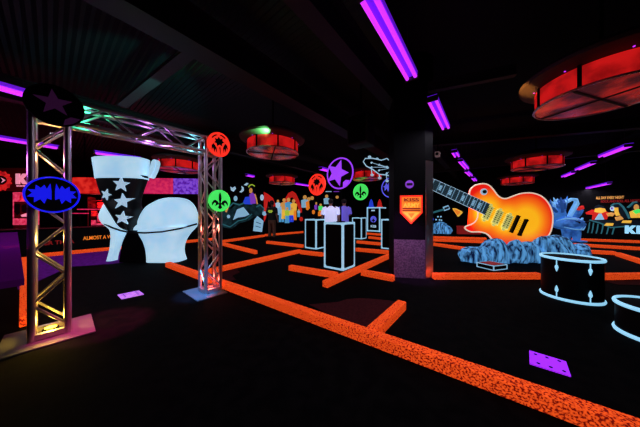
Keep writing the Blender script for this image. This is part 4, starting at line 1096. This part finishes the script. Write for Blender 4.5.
def shelf_unit(label, u, Y, w):
    p = atY(u, 200, Y)
    t = thing('shop_shelf', label, 'shelf', (p.x, Y, 0))
    for s in (-1, 1):
        b = B(); b.box((s * w / 2, 0, 0.95), (0.05, 0.3, 1.9)); b.obj('side_panel', 'dark_red', t)
    for z in (0.35, 0.7, 1.05, 1.4, 1.75):
        b = B(); b.box((0, 0, z), (w, 0.3, 0.035)); b.obj('shelf_board', 'dark_red', t)
    return t, p.x
st, sx_ = shelf_unit('dark red shelf unit in the shop beside the boot heel', 100, 9.2, 0.7)
rnd = random.Random(9)
names = ['pink', 'dark red', 'rose', 'crimson', 'magenta', 'scarlet', 'plum', 'ruby', 'cherry']
for k, (z, dx, m_) in enumerate([(0.72, -.22, 'pink_sign'), (0.72, .05, 'dark_red'), (0.72, .24, 'red_sign'), (1.07, -.18, 'red_sign'), (1.07, .12, 'pink_sign'), (1.42, -.2, 'dark_red'), (1.42, .1, 'red_sign')]):
    o = B(); hh = 0.12 + 0.12 * rnd.random(); o.box((0, 0, hh / 2), (0.15, 0.14, hh), bev=0.01); q = o.obj('gift_box', m_)
    q.location = (sx_ + dx, 9.13, z - 0.0015 + 0.02)
    tag(q, '%s gift box on the %s board of the shop shelf, %s' % ({'pink_sign': 'pink', 'dark_red': 'dark red', 'red_sign': 'red'}[m_], {0.72: 'second', 1.07: 'third', 1.42: 'fourth'}[z], ['by its side panel', 'in the middle', 'at the boot end'][0 if dx < -.1 else (2 if dx > .2 else 1)]), 'box', 'gift boxes on the shop shelf')
def bar_table(label, u, v, Y):
    p = atY(u, v, Y)
    t = thing('bar_table', label, 'table', (p.x, Y, 0))
    b = B(); b.lathe([(0.32, p.z - .03), (0.32, p.z)], 28); b.obj('table_top', 'banner_pink', t)
    b = B(); b.tube((0, 0, 0.02), (0, 0, p.z - .03), 0.03, 10); b.obj('post', 'black', t)
    b = B(); b.lathe([(0.24, 0), (0.24, 0.02)], 24); b.obj('base', 'black', t)
bar_table('high round bar table with a pink lit top beside the gold tower', 80, 213, 8.35)
bar_table('high round bar table with a pink lit top near the shop shelf', 90, 209, 8.0)
t = thing('bar_stool', 'pink seated bar stool in front of the shop shelf', 'stool', (atY(97, 210, 8.55).x + .05, 8.5, 0))
b = B(); b.lathe([(0.17, 0.74), (0.18, 0.79), (0.16, 0.81)], 20); b.obj('seat', 'pink_sign', t)
b = B(); b.box((0, 0.16, 1.0), (0.3, 0.03, 0.26), bev=0.02); b.box((0, 0.17, 0.85), (0.05, 0.02, 0.2)); b.obj('backrest', 'pink_sign', t)
for k in range(4):
    a = k * PI / 2 + .6; b = B(); b.tube((0.12 * math.cos(a), 0.12 * math.sin(a), 0.75), (0.2 * math.cos(a), 0.2 * math.sin(a), 0), 0.013, 8); b.obj('leg', 'black', t)

# counter at the frame edge, purple light on its top painted in as colour and glow
t = thing('counter', 'black counter with purple-lit top at the frame edge beside the gold tower', 'counter', (-1.36, 0.98, 0))
dirc = (Vector((-4.9, 3.45, 0)) - Vector((-1.36, 0.98, 0))); Lc = dirc.length; acn = math.atan2(dirc.y, dirc.x)
Rz = Matrix.Rotation(acn, 4, 'Z')
b = B(Rz); b.box((Lc / 2, 0.55, 0.885), (Lc, 1.1, 0.03)); o = b.obj('counter_top', mat('purple_lit_laminate', (0.07, 0.003, 0.10), 0.8, emit=0.16, spec=0.0), t)
b = B(Rz); b.box((Lc / 2 , 0.75, 0.435), (Lc - .1, 0.66, 0.87)); b.obj('counter_base', 'black', t)

# ---------------------------------------------------------------- people
def person(label, loc, face, H, shirt, legs, short=False, hair_l=0.0, build=1.0, print_m=None, arm=0):
    k = H / 1.75
    t = thing('person', label, 'person', loc, face)
    bm = bmesh.new(); lay = bm.verts.layers.skin.verify()
    V = {}
    def jv(n, p, r, par=None, root=False):
        v = bm.verts.new(Vector(p) * k); v[lay].radius = (r * k * (build if n in ('pelvis', 'spine', 'chest') else 1), r * k); v[lay].use_root = root
        V[n] = v
        if par: bm.edges.new((V[par], v))
    jv('pelvis', (0, 0, .95), .13, root=True); jv('spine', (0, 0.01, 1.15), .125, 'pelvis'); jv('chest', (0, 0.01, 1.34), .14, 'spine')
    jv('nb', (0, 0.01, 1.46), .07, 'chest'); jv('neck', (0, 0, 1.52), .052, 'nb'); jv('jaw', (0, -.025, 1.585), .075, 'neck'); jv('head', (0, -.005, 1.665), .092, 'jaw'); jv('crown', (0, 0.0, 1.72), .07, 'head')
    jv('nose', (0, -.115, 1.63), .014, 'head')
    for s, n in ((-1, 'r'), (1, 'l')):
        jv('ear' + n, (s * .09, .01, 1.64), .016, 'head')
        jv('hip' + n, (s * .095, 0, .88), .10, 'pelvis'); jv('knee' + n, (s * .11, -.02, .49), .062, 'hip' + n); jv('ank' + n, (s * .12, .02, .09), .042, 'knee' + n); jv('toe' + n, (s * .135, -.15, .04), .034, 'ank' + n)
        jv('sh' + n, (s * .18 * build, 0.01, 1.41), .07, 'chest'); jv('el' + n, (s * .255 * build, .03, 1.13), .045, 'sh' + n)
        if arm == s: jv('wr' + n, (s * .16, -.2, 1.12), .032, 'el' + n); hp = Vector((s * .12, -.27, 1.14)); hd = Vector((-s * .4, -.9, .1))
        else: jv('wr' + n, (s * .27 * build, -.04, .89), .03, 'el' + n); hp = Vector((s * .272 * build, -.06, .82)); hd = Vector((0, -.15, -1))
        jv('palm' + n, hp, .032, 'wr' + n)
        for i in range(4):
            o = Vector((0, (i - 1.5) * .018, 0)); l = (.062, .075, .07, .055)[i]
            jv('f%d' % i + n, hp + hd * .04 + o, .0095, 'palm' + n); jv('g%d' % i + n, hp + hd * (.04 + l * .55) + o + Vector((0, -.006, 0)), .0085, 'f%d' % i + n); jv('h%d' % i + n, hp + hd * (.04 + l) + o + Vector((0, -.02, 0)), .0075, 'g%d' % i + n)
        jv('th' + n, hp + Vector((-s * .012, -.04, -.015)), .0105, 'palm' + n); jv('ti' + n, hp + Vector((-s * .016, -.055, -.05)), .009, 'th' + n)
    me = bpy.data.meshes.new('body'); bm.to_mesh(me); bm.free(); me.materials.append(M['skin'])
    o = bpy.data.objects.new('body', me); C.objects.link(o); o.parent = t
    o.modifiers.new('Skin', 'SKIN').use_smooth_shade = True
    sb = o.modifiers.new('Sub', 'SUBSURF'); sb.levels = 1; sb.render_levels = 2
    def er(z, rx, ry, cx=0, cy=0.01, n=20): return [Vector((cx + rx * math.cos(i * 2 * PI / n), cy + ry * math.sin(i * 2 * PI / n), z)) * k for i in range(n)]
    b = B(); w = build
    b.loft([er(.86, .19 * w, .15 * w), er(1.0, .185 * w, .145 * w), er(1.18, .18 * w, .14 * w), er(1.34, .205 * w, .15 * w), er(1.42, .19 * w, .125), er(1.47, .10, .09), er(1.50, .066, .066)])
    for s in (-1, 1):
        b.path([Vector(p) * k for p in ((s * .13 * w, .01, 1.41), (s * .20 * w, .01, 1.38), (s * .235 * w, .02, 1.24), (s * .25 * w, .03, 1.16))], [.085 * k, .085 * k, .075 * k, .068 * k], 14)
    shirt_o = b.obj('t_shirt', shirt, t, angle=60)
    b = B(); b.loft([er(.70, .175 * w, .13 * w), er(.80, .19 * w, .145 * w), er(.96, .178 * w, .138 * w)])
    zl = .46 if short else .07
    for s in (-1, 1): b.loft([er(.82, .105, .115, s * .085), er(.62, .092, .10, s * .10, 0), er(.48, .08, .09, s * .11, -.01), er(zl, .07, .085, s * .118, .01)])
    b.obj('shorts' if short else 'trousers', legs, t, angle=60)
    for s in (-1, 1):
        b = B(); b.ball(Vector((s * .128, -.06, .045)) * k, (.052 * k, .145 * k, .045 * k), 14, 8); b.obj('shoe', 'shoe', t)
    b = B(); b.ball(Vector((0, .014, 1.69)) * k, (.106 * k, .118 * k, .105 * k), 20, 12)
    if hair_l: b.loft([er(1.70, .104, .07, 0, .055), er(1.6, .108, .06, 0, .06), er(1.7 - hair_l, .09, .045, 0, .07)])
    b.obj('hair', 'hair', t)
    for s in (-1, 1):
        b = B(); b.ball(Vector((s * .034, -.096, 1.662)) * k, .012 * k, 8, 6); b.obj('eye', 'ink', o)
    b = B(); b.ball(Vector((0, -.098, 1.60)) * k, (.024 * k, .012 * k, .006 * k), 8, 6); b.obj('mouth', 'dark_red', o)
    if print_m:
        for j, (z_, w_) in enumerate(((1.31, .20), (1.265, .24), (1.22, .16))):
            b = B(); b.box(Vector((0, .158, z_)) * k, (w_ * k, .012, .028 * k)); b.obj('shirt_print', print_m, shirt_o)
    return t
person('person in a black T-shirt and brown trousers standing before the painted crowd', (-2.33, 10.35, 0), PI - .3, 1.80, 'tshirt_black', 'khaki', hair_l=0.12, print_m='yellow_green', arm=1)
person('person in a white T-shirt seen from behind beyond the tall roadie case', (0.42, 8.3, 0), PI + .15, 1.74, 'tshirt_white', 'denim', build=1.35)
person('person in a violet-blue T-shirt beside the white T-shirt wearer', (0.98, 8.65, 0), PI - .2, 1.76, 'tshirt_violet', 'denim', arm=-1)

# ---------------------------------------------------------------- coloured lamps, some added without a visible source
lamp('amber_uplight', 'POINT', c1 + Vector((0, 0, 0.16)), 9.0, (1.0, 0.62, 0.06), 0.04)
lamp('amber_high', 'POINT', c1 + D * 0.05 + Vector((0, 0, 0.95)) , 8.0, (1.0, 0.62, 0.10), 0.04)
lamp('amber_top', 'POINT', c1 + Vector((0, 0, 1.75)), 5.0, (1.0, 0.5, 0.15), 0.04)
lamp('magenta_spot', 'SPOT', (-1.6, 2.6, 2.7), 1000, (1.0, 0.03, 0.25), 0.05, aim=(-2.36, 2.3, 0), spot=20)
lamp('violet_fill', 'POINT', c1 + Vector((-0.35, -0.25, 1.7)), 12, (0.7, 0.15, 1.0), 0.1)  # added lamp without a fixture, tints the tower chords violet
lamp('red_uplight', 'POINT', c2 + Vector((0, 0, 0.16)), 3.5, (1.0, 0.10, 0.05), 0.04)
lamp('red_mid', 'POINT', c2 + Vector((0, 0, 0.95)), 4.0, (1.0, 0.22, 0.14), 0.04)
lamp('blue_spot', 'SPOT', (-1.2, 1.8, 2.6), 1500, (0.06, 0.32, 1.0), 0.05, aim=(-1.84, 3.16, 0), spot=12)
mid = (c1 + c2) / 2
lamp('green_beam', 'POINT', mid + Vector((-0.35, -0.4, 2.25)), 3, (0.05, 1.0, 0.45), 0.04)
lamp('cyan_beam', 'POINT', c2 + Vector((-0.2, -0.1, 2.2)), 3.0, (0.15, 0.75, 1.0), 0.04)
lamp('violet_beam', 'POINT', mid + Vector((0.05, 0.0, 2.1)), 4.0, (0.6, 0.2, 1.0), 0.04)
lamp('shop_red', 'POINT', (-9.2, 8.8, 1.7), 38, (1.0, 0.05, 0.06), 0.2)
lamp('shop_pink', 'POINT', (-12.2, 8.4, 1.5), 42, (1.0, 0.06, 0.25), 0.2)
lamp('green_roof_spot', 'SPOT', (-1.1, 4.6, 2.9), 160, (0.15, 1.0, 0.35), 0.05, aim=(-2.3, 5.2, 4.2), spot=70)
lamp('teal_roof_spot', 'SPOT', (-2.4, 3.2, 2.6), 90, (0.1, 0.8, 0.7), 0.05, aim=(-3.6, 4.3, 3.7), spot=60)
lamp('amber_saucer_spot', 'SPOT', (1.9, 2.9, 2.6), 420, (1.0, 0.42, 0.10), 0.05, aim=(3.0, 3.15, 3.02), spot=13)
lamp('pillar_violet_fill', 'SPOT', (1.0, 3.1, 2.6), 420, (0.75, 0.2, 0.9), 0.1, aim=(1.7, 4.0, 0.3), spot=26)  # added lamp without a fixture, gives the tread plate its purple tint

# ---------------------------------------------------------------- world, camera, view
w = bpy.data.worlds.new('night'); SC.world = w; w.use_nodes = True
w.node_tree.nodes['Background'].inputs['Color'].default_value = (0.010, 0.008, 0.016, 1)
w.node_tree.nodes['Background'].inputs['Strength'].default_value = 0.2
cam = bpy.data.cameras.new('camera'); co = bpy.data.objects.new('camera', cam); C.objects.link(co)
co.location = (0, 0, EYE); co.rotation_euler = (PI / 2, 0, 0)
cam.sensor_width = 36; cam.lens = 36 * F / 640; cam.clip_start = 0.05; cam.clip_end = 200
SC.camera = co
SC.view_settings.view_transform = 'Standard'; SC.view_settings.look = 'None'
SC.view_settings.exposure = 0.0; SC.view_settings.gamma = 1.0
SC.view_settings.use_curve_mapping = False
SC.cycles.use_denoising = True
SC.cycles.max_bounces = 5
SC.cycles.sample_clamp_indirect = 3.0
